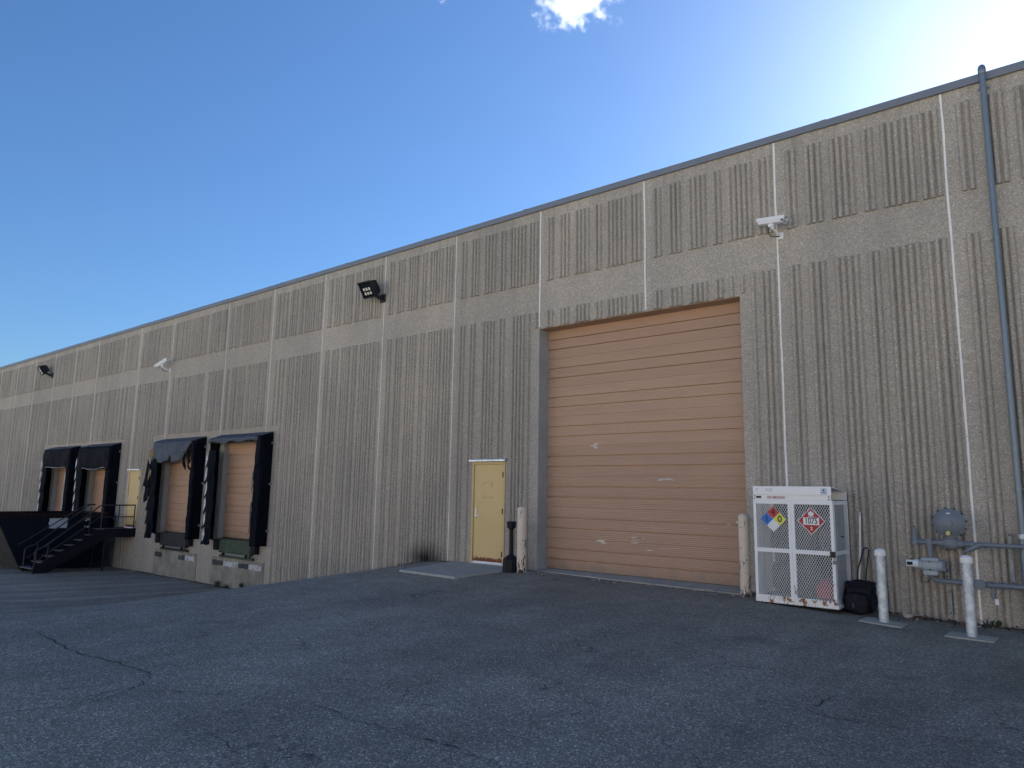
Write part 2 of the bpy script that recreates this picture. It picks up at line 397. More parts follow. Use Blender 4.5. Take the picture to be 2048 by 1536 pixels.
M['inkblue'] = paint('dark_blue_ink', (.012,.04,.19), .5, .1, 5, bump=0)
M['lred'] = paint('lettering_red', (.45,.05,.05), .5, .1, 5, bump=0)
M['faded'] = paint('faded_lettering', (.56,.54,.62), .5, .1, 30, bump=0)
M['decal'] = paint('pale_blue_decal', (.55,.63,.74), .4, .06, 9, bump=0)
M['cyl'] = paint('grey_cylinder_paint', (.07,.075,.082), .5, .2, 5, dirt=(.025,.025,.03), dirtamt=.4)
M['cylred'] = paint('red_can_paint', (.45,.02,.045), .45, .15, 5)
M['leaf'] = paint('weed_leaf', (.05,.075,.028), .7, .35, 20, bump=0)
M['dryleaf'] = paint('dry_leaf', (.20,.12,.06), .8, .45, 30, bump=0)
M['stone'] = paint('pale_stone', (.46,.41,.34), .8, .25, 15)
M['paper'] = paint('litter_paper', (.62,.60,.56), .7, .1, 12)
M['posterwhite'] = paint('scuffed_white_notice', (.58,.62,.67), .7, .12, 12, dirt=(.30,.33,.38), dirtamt=.4)
M['peel_dark'] = paint('peeling_black', (.045,.048,.055), .7, .3, 1.3, dirt=(.34,.32,.28), dirtamt=.36)
M['peel_white'] = paint('peeling_white', (.56,.58,.60), .7, .15, 1.3, dirt=(.36,.345,.30), dirtamt=.40)
M['grit'] = concrete('wall_foot_grit', (.21,.18,.14), 9, .45)
M['roof'] = paint('roof_membrane', (.30,.30,.29), .8, .1, 2)

# ------------------------------------------------------------------ ground
def lerp(a, b, t): return a + (b-a)*t
def sstep(t): t = max(0, min(1, t)); return t*t*(3-2*t)
CREASE = [(0.4, -18.4), (0, -18.2), (-1.2, -17.2), (-2.6, -16.1), (-4.5, -15.0), (-7.3, -14.0), (-12, -13.0), (-20, -12.5), (-400, -12.5)]
def crease_x(y):
    for (y0, x0), (y1, x1) in zip(CREASE, CREASE[1:]):
        if y1 <= y <= y0: return lerp(x0, x1, (y0-y)/(y0-y1))
    return CREASE[0][1] if y > 0 else CREASE[-1][1]
def gz(x, y):
    d = max(0, -y)
    up = -.03 - .115*sstep((x+4.6)/3.4) - .010*min(d, 25)
    up += .012*noise.noise(Vector((x*.35, y*.35, 0)))
    pit = -1.41 + .036*min(d, 5) + .065*max(0, min(d-5, 18))
    pit = min(pit, up) + .01*noise.noise(Vector((x*.4, y*.4, 5)))
    bounce_bank = 11*sstep((d-21)/22)      # unseen slope added behind the viewer to throw sunlight back on the wall
    up += bounce_bank; pit += bounce_bank
    xc = crease_x(y); wid = max(3.6, (-11.05 + .10*min(d, 20)) - xc)
    t = (x-xc)/wid
    t = max(0, min(1, t)); t = lerp(t, sstep(t), .9)
    return lerp(pit, up, t)
def axis(spans):
    out = []
    for a, b, st in spans:
        n = max(1, round((b-a)/st)); out += [a+(b-a)*i/n for i in range(n)]
    return out + [spans[-1][1]]
xs = axis([(-500,-120,95), (-120,-48,12), (-48,-24,.8), (-24,-10,.12), (-10,-6,.2), (-6,4,.25), (4,14,1), (14,60,11), (60,500,110)])
ys = axis([(-500,-100,100), (-100,-46,11), (-46,-20,2), (-20,-13,1.2), (-13,-3,.16), (-3,.36,.12)])
g = MB(); nx = len(xs)
for y in ys:
    for x in xs: g.v.append((x, y, gz(x, y)))
for j in range(len(ys)-1):
    for i in range(nx-1):
        a = j*nx+i; g.f.append((a, a+1, a+nx+1, a+nx)); g.m.append(0)
# the sheet carries on round and behind the building, below its floor
for (x0, x1) in ((-500, -75), (-75, 40), (40, 500)):
    g.poly([(x0, .36, -1.6), (x1, .36, -1.6), (x1, 500, -1.6), (x0, 500, -1.6)])
ground = struct(g.build('asphalt_yard', M['asphalt'], smooth=True))
def ribbon(pts, wid, name, jit=.05, sub=7, lo=.08, hi=.75):
    m = MB(); P = []
    for (a, b) in zip(pts, pts[1:]):
        for k in range(sub):
            t = k/sub; P.append((lerp(a[0], b[0], t) + random.uniform(-jit, jit), lerp(a[1], b[1], t) + random.uniform(-jit, jit)))
    P.append(pts[-1]); V = []
    for i, (x, y) in enumerate(P):
        x0, y0 = P[max(0, i-1)]; x1, y1 = P[min(len(P)-1, i+1)]; d = Vector((x1-x0, y1-y0)).normalized(); k = wid*random.uniform(lo, hi)/2
        if i in (0, len(P)-1): k *= .3
        V.append(((x-d.y*k, y+d.x*k, gz(x-d.y*k, y+d.x*k)+.006), (x+d.y*k, y-d.x*k, gz(x+d.y*k, y-d.x*k)+.006)))
    for (a, b), (c, d) in zip(V, V[1:]): m.poly([a, c, d, b])
    return m.build(name, M['crack'], ground)
for pts, wd in (([(-9.16,-8.47),(-7.99,-8.54),(-7.36,-8.51),(-6.87,-8.45),(-6.45,-8.44),(-6.14,-8.63),(-6.03,-8.86),(-5.91,-9.07)], .024),
        ([(-6.52,-9.51),(-6.12,-9.18),(-6.14,-8.81)], .016), ([(-5.86,-8.67),(-5.73,-8.53),(-5.43,-8.41),(-5.44,-8.24)], .02),
        ([(-4.67,-8.87),(-4.26,-8.89),(-4.28,-8.62),(-4.33,-8.26)], .011), ([(-4.71,-8.03),(-4.2,-8.08),(-3.85,-8.0),(-3.77,-7.78)], .016),
        ([(-3.74,-7.99),(-3.42,-7.93),(-3.24,-7.94),(-2.99,-7.92)], .02), ([(-3.42,-7.93),(-3.45,-7.75)], .014), ([(-1.93,-4.91),(-1.94,-5.26)], .02),
        ([(-2.34,-5.45),(-2.11,-5.42),(-1.73,-5.45),(-1.05,-5.34),(-.64,-5.36),(.6,-5.5)], .018), ([(-3.3,-7.06),(-3.17,-6.87),(-3.13,-6.64)], .014)):
    ribbon(pts, wd, 'pavement_crack', .025)
ribbon([(-17.3,-1.0),(-16.39,-2.46),(-15.2,-4.43),(-14.32,-6.13),(-13.57,-7.48),(-12.9,-9.5)], .17, 'pavement_seam', .05, 9, .3, 1)
ribbon([(-16.6,-.35),(-15.3,-2.1),(-14.1,-4.2),(-13.0,-6.4),(-12.2,-8.4)], .09, 'pavement_seam', .06, 9, .1, 1)

# ------------------------------------------------------------------ warehouse
house = tag(empty('warehouse', (-8, 0, 0)), 'long windowless warehouse with ribbed aggregate concrete panels and tan dock doors', 'warehouse')
def hpart(o): return local(house, o)
Z_TOP, Z_UF1, Z_UF0, Z_LF1, Z_BOT = 7.40, 7.13, 5.79, 5.16, -1.65
SEAMS = [-61, -58.4, -55.9, -53.4, -50.9, -48.4, -45.95, -43.45, -41.0, -38.5, -36.05, -33.65, -31.28, -27.42, -24.87, -21.2, -18.64, -16.16, -13.66, -11.19, -8.75, -6.30, -3.86, -1.42, 1.02, 3.46, 5.9, 8.34, 10.78, 13.2, 15.6]
GROUPS = [(.17, 2), (.475, 3), (.865, 4), (1.335, 2), (1.605, 5), (2.12, 3)]
PITCH_R = .092
RIB = [(-.042, 0), (-.036, -.012), (-.027, -.038), (-.013, -.051), (.011, -.052), (.025, -.039), (.035, -.013), (.042, 0)]
def add_ribs(m, x0, x1, z0, z1, px0, px1):
    """ribs of the panel px0..px1 that fall inside x0..x1"""
    L = px1-px0; per = 2.445; n = max(1, round(L/per)); off = 0
    starts = [px0 + i*per for i in range(math.ceil(L/per))]
    for s in starts:
        for gx, cnt in GROUPS:
            for k in range(cnt):
                c = s + gx + (k+.5)*PITCH_R
                if c-.05 < x0+.02 or c+.05 > x1-.02 or c+.08 > px1: continue
                jx = random.uniform(-.004, .004); b = len(m.v); sc = random.uniform(.85, 1.08)
                zt = z1 + random.uniform(-.008, .008); zb = z0 + random.uniform(-.005, .005)
                for z, sh in ((zb, 0), (zt-.02, 0), (zt, .5)):
                    m.v += [(c+jx+px, py*sc*(1-sh) , z) for px, py in RIB]
                q = len(RIB)
                for lv in (0, q):
                    for i in range(q-1): m.f.append((b+lv+i, b+lv+i+1, b+lv+q+i+1, b+lv+q+i)); m.m.append(0)
                m.f.append(tuple(b+i for i in reversed(range(q)))); m.m.append(0)
                m.f.append(tuple(b+2*q+i for i in range(q))); m.m.append(0)
TH = .22
# openings (x0, x1, z0, z1) and the plain surrounds that carry no ribs
OPEN = [(-8.75, -4.52, -1.7, 4.81), (-10.52, -9.59, 0, 2.10), (-27.40, -26.44, 0, 2.03),
        (-20.90, -18.46, -.02, 2.85), (-24.67, -22.23, -.02, 2.85), (-30.97, -28.53, -.02, 2.85), (-34.79, -32.35, -.02, 2.85)]
PLAIN = [(-25.72, -18.0, -1.7, 3.25), (-36.25, -28.12, -1.7, 3.2), (-8.9, -8.75, -1, 4.81), (-4.52, -4.38, -1, 4.85), (-10.62, -10.5, -1, 2.13), (-9.6, -9.5, -1, 2.13)]
def cuts(lo, hi, rects, a, b):
    s = {lo, hi}
    for r in rects:
        for v in (r[a], r[b]):
            if lo < v < hi: s.add(v)
    return sorted(s)
for sx0, sx1 in zip(SEAMS, SEAMS[1:]):
    x0, x1 = sx0+.009, sx1-.009
    m = MB(); rects = [r for r in OPEN+PLAIN if r[0] < x1 and r[1] > x0]
    cx = cuts(x0, x1, rects, 0, 1); cz = cuts(Z_BOT, Z_TOP, rects + [(0,0,Z_UF0,Z_UF1), (0,0,Z_LF1,Z_LF1)], 2, 3)
    def inside(x, z, L): return any(r[0] < x < r[1] and r[2] < z < r[3] for r in L)
    for a, b in zip(cx, cx[1:]):
        for c, d in zip(cz, cz[1:]):
            if inside((a+b)/2, (c+d)/2, OPEN): continue
            m.poly([(a,0,c), (b,0,c), (b,0,d), (a,0,d)]); m.poly([(a,TH,c), (a,TH,d), (b,TH,d), (b,TH,c)])
        # rib runs in this strip, broken by openings and plain surrounds
        run = None
        for c, d in list(zip(cz, cz[1:])) + [(None, None)]:
            ok = c is not None and c < Z_LF1 and not inside((a+b)/2, (c+d)/2, OPEN+PLAIN)
            if ok: run = (run[0], d) if run else (c, d)
            if (not ok) and run: add_ribs(m, a-(.03 if a > x0+.1 else 0), b+(.03 if b < x1-.1 else 0), run[0], run[1], sx0, sx1); run = None
    add_ribs(m, x0, x1, Z_UF0, Z_UF1, sx0, sx1)
    for x, q in ((x0, x0+.01), (x1, x1-.01)):
        for c, d in zip(cz, cz[1:]):
            if not inside(q, (c+d)/2, OPEN): m.poly([(x,0,c), (x,0,d), (x,TH,d), (x,TH,c)])
    m.poly([(x0,0,Z_TOP), (x1,0,Z_TOP), (x1,TH,Z_TOP), (x0,TH,Z_TOP)])
    hpart(m.build('wall_panel', M['wall']))
# remesh-free reveals of the openings
for i, (a, b, c, d) in enumerate(OPEN):
    dep = .36 if i == 0 else .24; m = MB(); lip = .006; c = max(c, -.4)
    # sides, head
    m.box(a-.03, a+lip, .012, dep, c, d+.03); m.box(b-lip, b+.03, .012, dep, c, d+.03); m.box(a+lip, b-lip, .012, dep, d-lip, d+.03)
    hpart(m.build('opening_reveal', M['jamb'] if i not in (1, 2) else M['frame']))
# pale smooth jamb strip on the left side of the tall door, and its painted head
hpart(MB().box(-8.80, -8.745, -.012, .30, -.05, 4.80).build('door_jamb', M['jamb']))
hpart(MB().box(-8.74, -4.53, -.004, .31, 4.795, 4.803).build('door_head_soffit', M['door']))
# joint sealant: one wavering bead per joint
for s in SEAMS[1:-1]:
    m = MB(); z = Z_TOP-.06; ztop = z; zb = -1.6
    for r in OPEN+[(-25.0, -18.46, -1.7, 2.95), (-35, -28.4, -1.7, 2.95)]:
        if r[0]-.02 < s < r[1]+.02: zb = r[3]+.02
    if abs(s+8.75) < .02: zb = 4.84
    n = int((ztop-zb)/.09); wd = .028 if s > -9 else .016; V = []
    if s < -40: n //= 2
    ph = random.uniform(0, 50)
    for i in range(n+1):
        zz = lerp(ztop, zb, i/n); dx = .008*noise.noise(Vector((ph, zz*1.1, 0))) + .003*noise.noise(Vector((ph, zz*9, 3))); k = wd/2*(1+.3*noise.noise(Vector((ph+9, zz*5, 1))))
        V.append(((s+dx-k, -.003, zz), (s+dx+k, -.003, zz)))
    for (a, b), (c, d) in zip(V, V[1:]):
        m.poly([a, b, d, c])
    o = hpart(m.build('joint_sealant', M['seal'])); solid(o, .006, 0)
# side walls, back wall, roof
XL, XR, DEEP = SEAMS[0], SEAMS[-1], 42
hpart(MB().box(XL-.02, XL+.2, .24, DEEP, -1.65, 7.4).build('end_wall', M['wall']))
hpart(MB().box(XR-.2, XR+.02, .24, DEEP, -1.65, 7.4).build('end_wall', M['wall']))
hpart(MB().box(XL, XR, DEEP, DEEP+.2, -1.65, 7.4).build('back_wall', M['wall']))
hpart(MB().box(XL+.2, XR-.2, .5, DEEP, 7.1, 7.25).build('roof', M['roof']))
hpart(MB().box(XL+.2, XR-.2, .5, DEEP, -1.6, -.06).build('floor_slab', M['conc']))
hpart(MB().box(XL+.2, XR-.2, .5, .6, -.03, 7.08).build('inner_wall', M['black']))
# coping in 3 m lengths with a drip edge
x = XL; i = 0
while x < XR-.1:
    x2 = min(x+3.05, XR); dz = random.uniform(-.004, .004)
    m = MB(); m.extrude_x([(-.045, 7.345+dz), (-.030, 7.342+dz), (-.030, 7.36), (-.010, 7.36), (-.010, 7.41), (.30, 7.41), (.30, 7.455+dz), (-.034, 7.468+dz)], x+.002, x2-.002)
    hpart(m.build('coping', M['coping']))
    m = MB(); m.extrude_x([(-.049, 7.341+dz), (-.046, 7.341+dz), (-.0375, 7.4695+dz), (.3, 7.457+dz), (.3, 7.461+dz), (-.041, 7.4735+dz)], x-.05, x+.05); hpart(m.build('coping_lap', M['coping'])); x = x2

# sectional doors -----------------------------------------------------------
def section_profile(h, w=1.):
    """front face depth along a door section: fine ribs plus two deep creases"""
    pts = []; z = 0; n = 18; st = h/n
    deep = (6, 12)
    pts.append((.010, .0)); pts.append((.010, .003)); pts.append((0, .007))
    for i in range(1, n):
        zc = i*st
        if i in deep: pts += [(0, zc-.015*w), (.040, zc-.012*w), (.040, zc+.008*w), (0, zc+.010*w)]
        else: pts += [(0, zc-.006), (.0030, zc-.002), (.0030, zc+.001), (0, zc+.004)]
    pts += [(0, h-.006), (.010, h-.003), (.010, h)]
    return pts
def sect_door(name, x0, x1, z0, z1, n, y, label=None):
    e = empty(name, ((x0+x1)/2, y, z0)); hpart(e)
    h = (z1-z0)/n; pr = section_profile(h, 1. if h > .58 else 1.5)
    m = MB(); prof = pr + [(.055, h), (.055, 0)]
    L = (x1-x0)/2; m.extrude_x(prof, -L, L); me = m.mesh('door_section', M['door'])
    for i in range(n):
        o = bpy.data.objects.new('door_section', me); COL.objects.link(o); o.parent = e; o.location = (0, random.uniform(-.002, .002), i*h+.001)
    # weather strip at the foot
    MB().box(-L+.01, L-.01, .002, .04, -.028, 0).build('bottom_seal', M['rubber'], e)
    if label: e['label'] = label
    return e
big = sect_door('overhead_door', -8.742, -4.53, .005, 4.795, 8, .30, 'tall wide tan sectional overhead door with white scrapes')
def scrape(m, cx, cz, L, h, n=7, slope=0.):
    top, bot = [], []
    for i in range(n+1):
        t = i/n; e = math.sin(math.pi*t)**.6
        top.append((cx-L/2+L*t, cz+slope*(t-.5)+h*e*random.uniform(.1, .6))); bot.append((cx-L/2+L*t, cz+slope*(t-.5)-h*e*random.uniform(.1, .6)))
    m.prism(top[::-1][:-1] + bot[:-1], -.0035, -.0005)
def scrapes(cx, cz, L, h, k=1, spread=(0,0), n=7):
    m = MB()
    for _ in range(k): scrape(m, cx+random.uniform(-1,1)*spread[0], cz+random.uniform(-1,1)*spread[1], L*random.uniform(.5, 1), h*random.uniform(.5, 1), n)
    o = m.build('paint_scrape', M['scrape']); o.location.y = .30; o.parent = big; o.matrix_parent_inverse = Matrix.Translation(-big.location)
scrapes(-7.63, 2.40, .15, .045, 4, (.06, .05)); scrapes(-6.95, 2.76, .025, .03, 1)
scrapes(-6.10, 1.745, .36, .035, 3, (.04, .018)); scrapes(-7.45, .585, .24, .03, 4, (.06, .04))
scrapes(-6.62, .62, .22, .03, 5, (.16, .08)); scrapes(-6.05, .55, .45, .008, 2, (.2, .03)); scrapes(-4.98, .98, .09, .02, 2, (.05, .02)); scrapes(-6.45, .50, .22, .02, 2, (.1, .02))
DOCKS = [('A', -33.57), ('B', -29.75), ('C', -23.45), ('D', -19.68)]
DOCKWORD = {'A': 'leftmost dock door, half hidden above the dumpster', 'B': 'dock door just left of the stair landing', 'C': 'dock door right of the stair landing', 'D': 'rightmost of the four dock doors, above the green leveler'}
for k, cxk in DOCKS: sect_door('dock_door', cxk-1.212, cxk+1.212, .0, 2.84, 5, .165, 'tan sectional ' + DOCKWORD[k])

# entry doors ----------------------------------------------------------------
def entry_door(x0, x1, h, label, handle_left=True, rust=True):
    e = empty('entry_door', ((x0+x1)/2, .02, 0)); hpart(e); e['label'] = label
    L = (x1-x0)/2; fw = .05
    m = MB(); m.box(-L, -L+fw, -.035, .07, 0, h); m.box(L-fw, L, -.035, .07, 0, h); m.box(-L+fw, L-fw, -.035, .07, h-fw, h)
    m.build('door_frame', M['frame'], e)
    lf = MB().bevbox(-L+fw+.004, L-fw-.004, -.012, .035, .045, h-fw-.004, .003).build('door_leaf', M['entry'], e)
    MB().box(-L+fw+.004, L-fw-.004, -.022, .03, .012, .043).build('door_sweep', M['cap'], e)
    MB().box(-L+.002, L-.002, -.05, .06, .0, .010).build('threshold', M['alu'], e)
    s = -1 if handle_left else 1; hx = s*(L-fw-.075)
    m = MB(); m.bevbox(hx-.022, hx+.022, -.030, -.012, .93, 1.14, .006); m.lathe([(.018,-.012),(.018,-.055),(.012,-.058)], (hx, 0, .985), 'y', 12); m.bar((hx, -.055, .985), (hx-s*.11, -.058, .982), .016, .018)
    m.lathe([(.014,-.03),(.014,-.036)], (hx, 0, 1.10), 'y', 10)
    m.build('lever_handle', M['alu'], e, True)
    for z in (.22, 1.08, h-.27): MB().box(-s*(L-fw)-.008, -s*(L-fw)+.008, -.05, -.013, z-.055, z+.055).build('hinge', M['black'], e)
    MB().lathe([(.008,-.013),(.008,-.016)], (-.26*1 if handle_left else .26, 0, 1.43), 'y', 8).build('peephole', M['cap'], e)
    # drip cap
    m = MB(); m.extrude_x([(-.02, h+.02), (-.02, h+.075), (-.05, h+.07), (-.105, h+.045), (-.108, h+.012), (-.098, h+.012), (-.09, h+.035), (-.04, h+.055)], -L-.045, L+.045)
    m.build('drip_cap', M['alu'], e)
    return e, L
e1, L1 = entry_door(-10.515, -9.595, 2.10, 'buff steel door with rusted bottom edge above the concrete stoop')
# ghosts of removed notices
ghost = paint('notice_ghost', (.55,.41,.19), .6, .15, 25, bump=0)
m = MB(); m.box(-.16, .10, -.0155, -.0123, 1.66, 1.672); m.box(-.16, -.14, -.0155, -.0123, 1.60, 1.66); m.box(.07, .10, -.0155, -.0123, 1.57, 1.66); m.box(-.155, .10, -.0155, -.0123, 1.345, 1.36); m.box(-.155, -.13, -.0155, -.0123, 1.36, 1.39); m.box(.075, .105, -.0155, -.0123, 1.36, 1.385)
stuff(m.build('notice_ghost', ghost, e1))
e2, L2 = entry_door(-27.39, -26.45, 2.03, 'buff steel door at the top of the black stair')
m = MB(); m.tube([(-.02,-.014,1.3), (-.09,-.014,1.45), (.0,-.014,1.62), (.09,-.014,1.45), (.03,-.014,1.3)], .007, 5); m.tube([(-.12,-.014,1.26), (-.06,-.014,1.33)], .007, 5); m.tube([(.06,-.014,1.33), (.12,-.014,1.25)], .007, 5)
m.build('scuff_mark', M['scrape'], e2)

# concrete bits in front of the building ------------------------------------------
m = MB(); nseg = 26
pf = []   # worn outline of the stoop slab
for i in range(nseg+1): pf.append((lerp(-10.52, -8.98, i/nseg), -2.00-.06*i/nseg + random.uniform(-.012, .012)))
outl = [(-10.98, .0)] + [(-10.78, -.9)] + pf + [(-9.04+random.uniform(-.01,.01), -1.2), (-9.08, -.3), (-9.10, .0)]
top = [(x, y, .0-.012*(-y)/2) for x, y in outl]
cxs, cys = -9.9, -1.0
top2 = [(cxs+(x-cxs)*.985, cys+(y-cys)*.985 if y < -.01 else y, z) for x, y, z in top]
bt = [(x, y, z-.025) for x, y, z in top]; bb = [(x, y, -.30) for x, y, z in top]
m.poly(top2)
n = len(top)
for k in range(n):
    k2 = (k+1) % n; m.poly([bt[k], bt[k2], top2[k2], top2[k]]); m.poly([bb[k], bb[k2], bt[k2], bt[k]])
st = struct(m.build('stoop_slab', M['stoop']))
m = MB(); N = 40
for i in range(N):
    a, b = lerp(-8.74, -4.40, i/N), lerp(-8.74, -4.40, (i+1)/N)
    ya, yb = [-.07-.33*((q+8.74)/4.34) + .012*noise.noise(Vector((q*5, 0, 0))) for q in (a, b)]
    m.poly([(a, ya, -.018), (b, yb, -.018), (b, .36, .002), (a, .36, .002)]); m.poly([(a, ya, -.2), (b, yb, -.2), (b, yb, -.018), (a, ya, -.018)])
struct(m.build('door_threshold_slab', M['stoop']))

# ------------------------------------------------------------------ dock shelters
def crumple(x, y, z, a=.02, f=2.2):
    v = noise.noise_vector(Vector((x*f, y*f, z*f))) * a + noise.noise_vector(Vector((x*f*3.1, y*f*3.1, z*f*3.1))) * a*.4
    return Vector((x, y, z)) + v
SP = -.34   # how far the shelters stand off the wall
def shelter(k, cx, label):
    W2 = 1.46; x0, x1 = cx-W2, cx+W2; zt = 3.05; zb = -.12
    e = tag(empty('dock_shelter', (cx, 0, zb)), label, 'dock shelter', 'torn black shelters round the dock doors')
    def P(o): return local(e, o)
    rnd = random.Random(ord(k)*7)
    # side walls of the shelter, wall to front
    for s, xx in ((-1, x0), (1, x1)):
        m = MB(); m.grid(lambda u, v: crumple(xx + s*.02*math.sin(v*9+u*3), lerp(-.006, SP, u), lerp(zb if s > 0 else zb+.05, zt-.10*u, v), .014) if 0 < u else (xx, -.004, lerp(zb, zt, v)), 4, 34)
        P(solid(m.build('side_panel', M['vinyl'], smooth=True), .008))
    # sagging hood
    m = MB(); sag = .05
    m.grid(lambda u, v: crumple(lerp(x0, x1, u), lerp(-.006, SP-.02, v), lerp(zt+.03, zt-.10, v) - sag*math.sin(math.pi*u)*v*(1-v)*2, .034*v, 3.2), 26, 5)
    P(solid(m.build('hood', M['vinyl_grey'], smooth=True), .008))
    # timber head and side frame behind the curtains
    m = MB(); m.box(x0+.03, x1-.03, SP+.05, SP+.11, zt-.24, zt-.13)
    P(m.build('head_rail', M['black_steel']))
    # head curtain
    def edge(u):
        if k == 'A': return 2.18 + .02*math.sin(u*7)
        if k == 'B': return 2.20 - .10*math.sin(math.pi*u) - .05*u
        if k == 'C':
            z = 2.28 + .03*math.sin(u*21) + rnd.uniform(-.015, .015)
            if .40 < u < .50: z += .28*(1-abs(u-.45)/.05)
            if u > .72: z += min(.55, (u-.72)*2.4) + rnd.uniform(-.05, .05)
            return z
        return 2.80 + .03*math.sin(u*17) + rnd.uniform(-.03, .03)
    xa, xb = x0+(.02 if k != 'C' else .10), x1-.16
    NU = 44; ed = [edge(i/NU) for i in range(NU+1)]
    m = MB(); m.grid(lambda u, v: crumple(lerp(xa, xb, u), SP-.03-.03*math.sin(math.pi*v), lerp(zt-.11, ed[round(u*NU)], v), .016 if 0 < v else .004, 2.8), NU, 8)
    P(solid(m.build('head_curtain', M['vinyl'] if k in 'AB' else M['vinyl_grey'], smooth=True), .008))
    if k in 'AB':
        m = MB(); pts = [crumple(lerp(xa, xb-.25, i/12), SP-.045, edge(i/12)+.012, .008) for i in range(13)]
        m.tube(pts, .008, 5); P(m.build('hem', M['fray']))
    # near corner piece of the head curtain, hanging lower
    m = MB(); m.grid(lambda u, v: crumple(lerp(x1-(.16 if k == 'C' else .26), x1, u), SP-.035-.02*math.sin(u*3), lerp(zt-.12, 2.10 + .05*math.sin(u*8), v), .014, 3), 8, 12)
    P(solid(m.build('corner_curtain', M['vinyl'], smooth=True), .008))
    # right-hand side curtain with a chewed inner edge
    def inner(v, base, amp, seed): return base + amp*noise.noise(Vector((seed, v*7, 0))) + amp*.5*noise.noise(Vector((seed, v*23, 4)))
    NV = 60; sd_ = ord(k); wr = {'A': .20, 'B': .22, 'C': .13, 'D': .24}[k]
    m = MB(); m.grid(lambda u, v: crumple(lerp(x1+.03, inner(v, x1-wr, .05, sd_), u), SP-.015-.04*u+(.09 if u == 0 else 0), lerp(zb, zt-.14, v), .012, 2.6), 6, NV)
    P(solid(m.build('side_curtain', M['vinyl'], smooth=True), .008))
    # left-hand side curtain: overlapping torn pleats with white backing showing at the edges
    n = 6
    for i in range(n):
        za, zc = lerp(zb, 2.55, i/n)-.06, lerp(zb, 2.55, (i+1)/n)+.03
        w_in = x0+.47+rnd.uniform(-.03, .03); fl = rnd.uniform(.02, .13); wl = []; NP = 7
        for j in range(NP+1):      # outer edge: pulled in at the top, flaring to a torn point at the bottom
            t = j/NP; wl.append((x0+.05-(fl+.05)*(1-t)**1.5 + rnd.uniform(-.012, .012), lerp(za, zc, t)))
        m = MB()
        for j in range(NP):
            (xa_, za_), (xb_, zb_) = wl[j], wl[j+1]; f0, f1 = 1-j/NP, 1-(j+1)/NP
            def ln(x_, z_, f_, n=5): return [crumple(lerp(x_, w_in+.02*math.sin(z_*9), q/n), SP-.015-.05*f_*math.sin(2.6*q/n+.4)-.012*(i % 2), z_-.05*f_*math.sin(q/n*9+i)**2, .012, 3.5) for q in range(n+1)]
            A_, B_ = ln(xa_, za_, f0), ln(xb_, zb_, f1)
            for q in range(5): m.poly([A_[q], A_[q+1], B_[q+1], B_[q]])
        P(solid(m.build('torn_pleat', M['vinyl']), .006))
        if k != 'C' or i in (0, 4):
            m = MB(); xs_ = x0+.20+rnd.uniform(-.03, .03)
            tp = []; bt_ = []
            for j in range(7):
                t = j/6; zz = lerp(za+.07, zc-.05, t); ww = .05*math.sin(math.pi*min(1, t*1.05))*rnd.uniform(.7, 1.1)+.004
                xx = xs_ + .10*t + .02*math.sin(t*5); tp.append((xx-ww, zz)); bt_.append((xx+ww, zz))
            m.prism(tp+bt_[::-1], SP-.012*i-.125, SP-.012*i-.119); P(m.build('frayed_edge', M['foam'] if k == 'C' else M['fray']))
    # near-side wear
    if k in 'AD':
        for i in range(6 if k == 'D' else 9):
            t0 = (i+.2)/(6 if k == 'D' else 9); m = MB(); zc = lerp(.3, 2.0, t0); hh = rnd.uniform(.11, .19); xx = x1-wr+rnd.uniform(-.02, .05); ww = rnd.uniform(.018, .045) if k == 'D' else .022
            m.prism([(xx-ww, zc-hh), (xx+ww*.6, zc-hh*.8), (xx+ww, zc+hh*.5), (xx+ww*.3, zc+hh), (xx-ww*.5, zc+hh*.7)], SP-.082, SP-.076)
            P(m.build('frayed_edge', M['fray'] if k == 'A' else M['vinyl_grey']))
    if k == 'C':
        # big loose flap at the far corner with foam showing, and hanging shreds
        m = MB(); m.lathe([(.0, -.06), (.10, -.055), (.16, -.03), (.165, 0)], (x0+.02, SP-.03, 2.58), 'y', 16)
        o = P(m.build('exposed_foam', M['foam'], smooth=True))
        m = MB(); m.grid(lambda u, v: crumple(lerp(x0-.42+.25*v, x0+.10, u), SP-.06-.05*math.sin(u*3), lerp(1.55, 2.30, v)-.25*(1-u)*(1-v)+.1*math.sin(u*5), .03, 2.2), 10, 10)
        P(solid(m.build('loose_flap', M['vinyl'], smooth=True), .008))
        m = MB(); m.grid(lambda u, v: crumple(lerp(x0-.22, x0+.12, u), SP-.07, lerp(1.05, 1.62, v)-.12*(1-u), .03, 2.6), 8, 8)
        P(solid(m.build('loose_flap', M['vinyl'], smooth=True), .008))
        for (dx, za, L_) in ((.86, 2.55, .55), (.80, 2.42, .35), (1.10, 2.55, .32), (1.14, 2.3, .3)):
            m = MB(); m.tube([(cx+dx-.02*j*math.sin(j), SP-.03, za-L_*j/5) for j in range(6)], [.022, .03, .02, .028, .035, .008], 5); P(m.build('shred', M['vinyl']))
    # fixing clips along the outer edge
    for z in (.3, 1.6, 2.75): P(MB().bevbox(x1+.012, x1+.05, -.07, -.003, z-.035, z+.035, .006).build('fixing_clip', M['strut']))
    return e
shelter('A', DOCKS[0][1], 'torn black shelter behind the dumpster, farthest left of the four, straight hemmed head curtain')
shelter('B', DOCKS[1][1], 'torn black shelter left of the landing door with sagging head curtain')
shelter('C', DOCKS[2][1], 'torn black shelter right of the landing door with ragged head curtain and exposed foam')
shelter('D', DOCKS[3][1], 'torn black shelter nearest the viewer with head curtain missing, above green leveler')

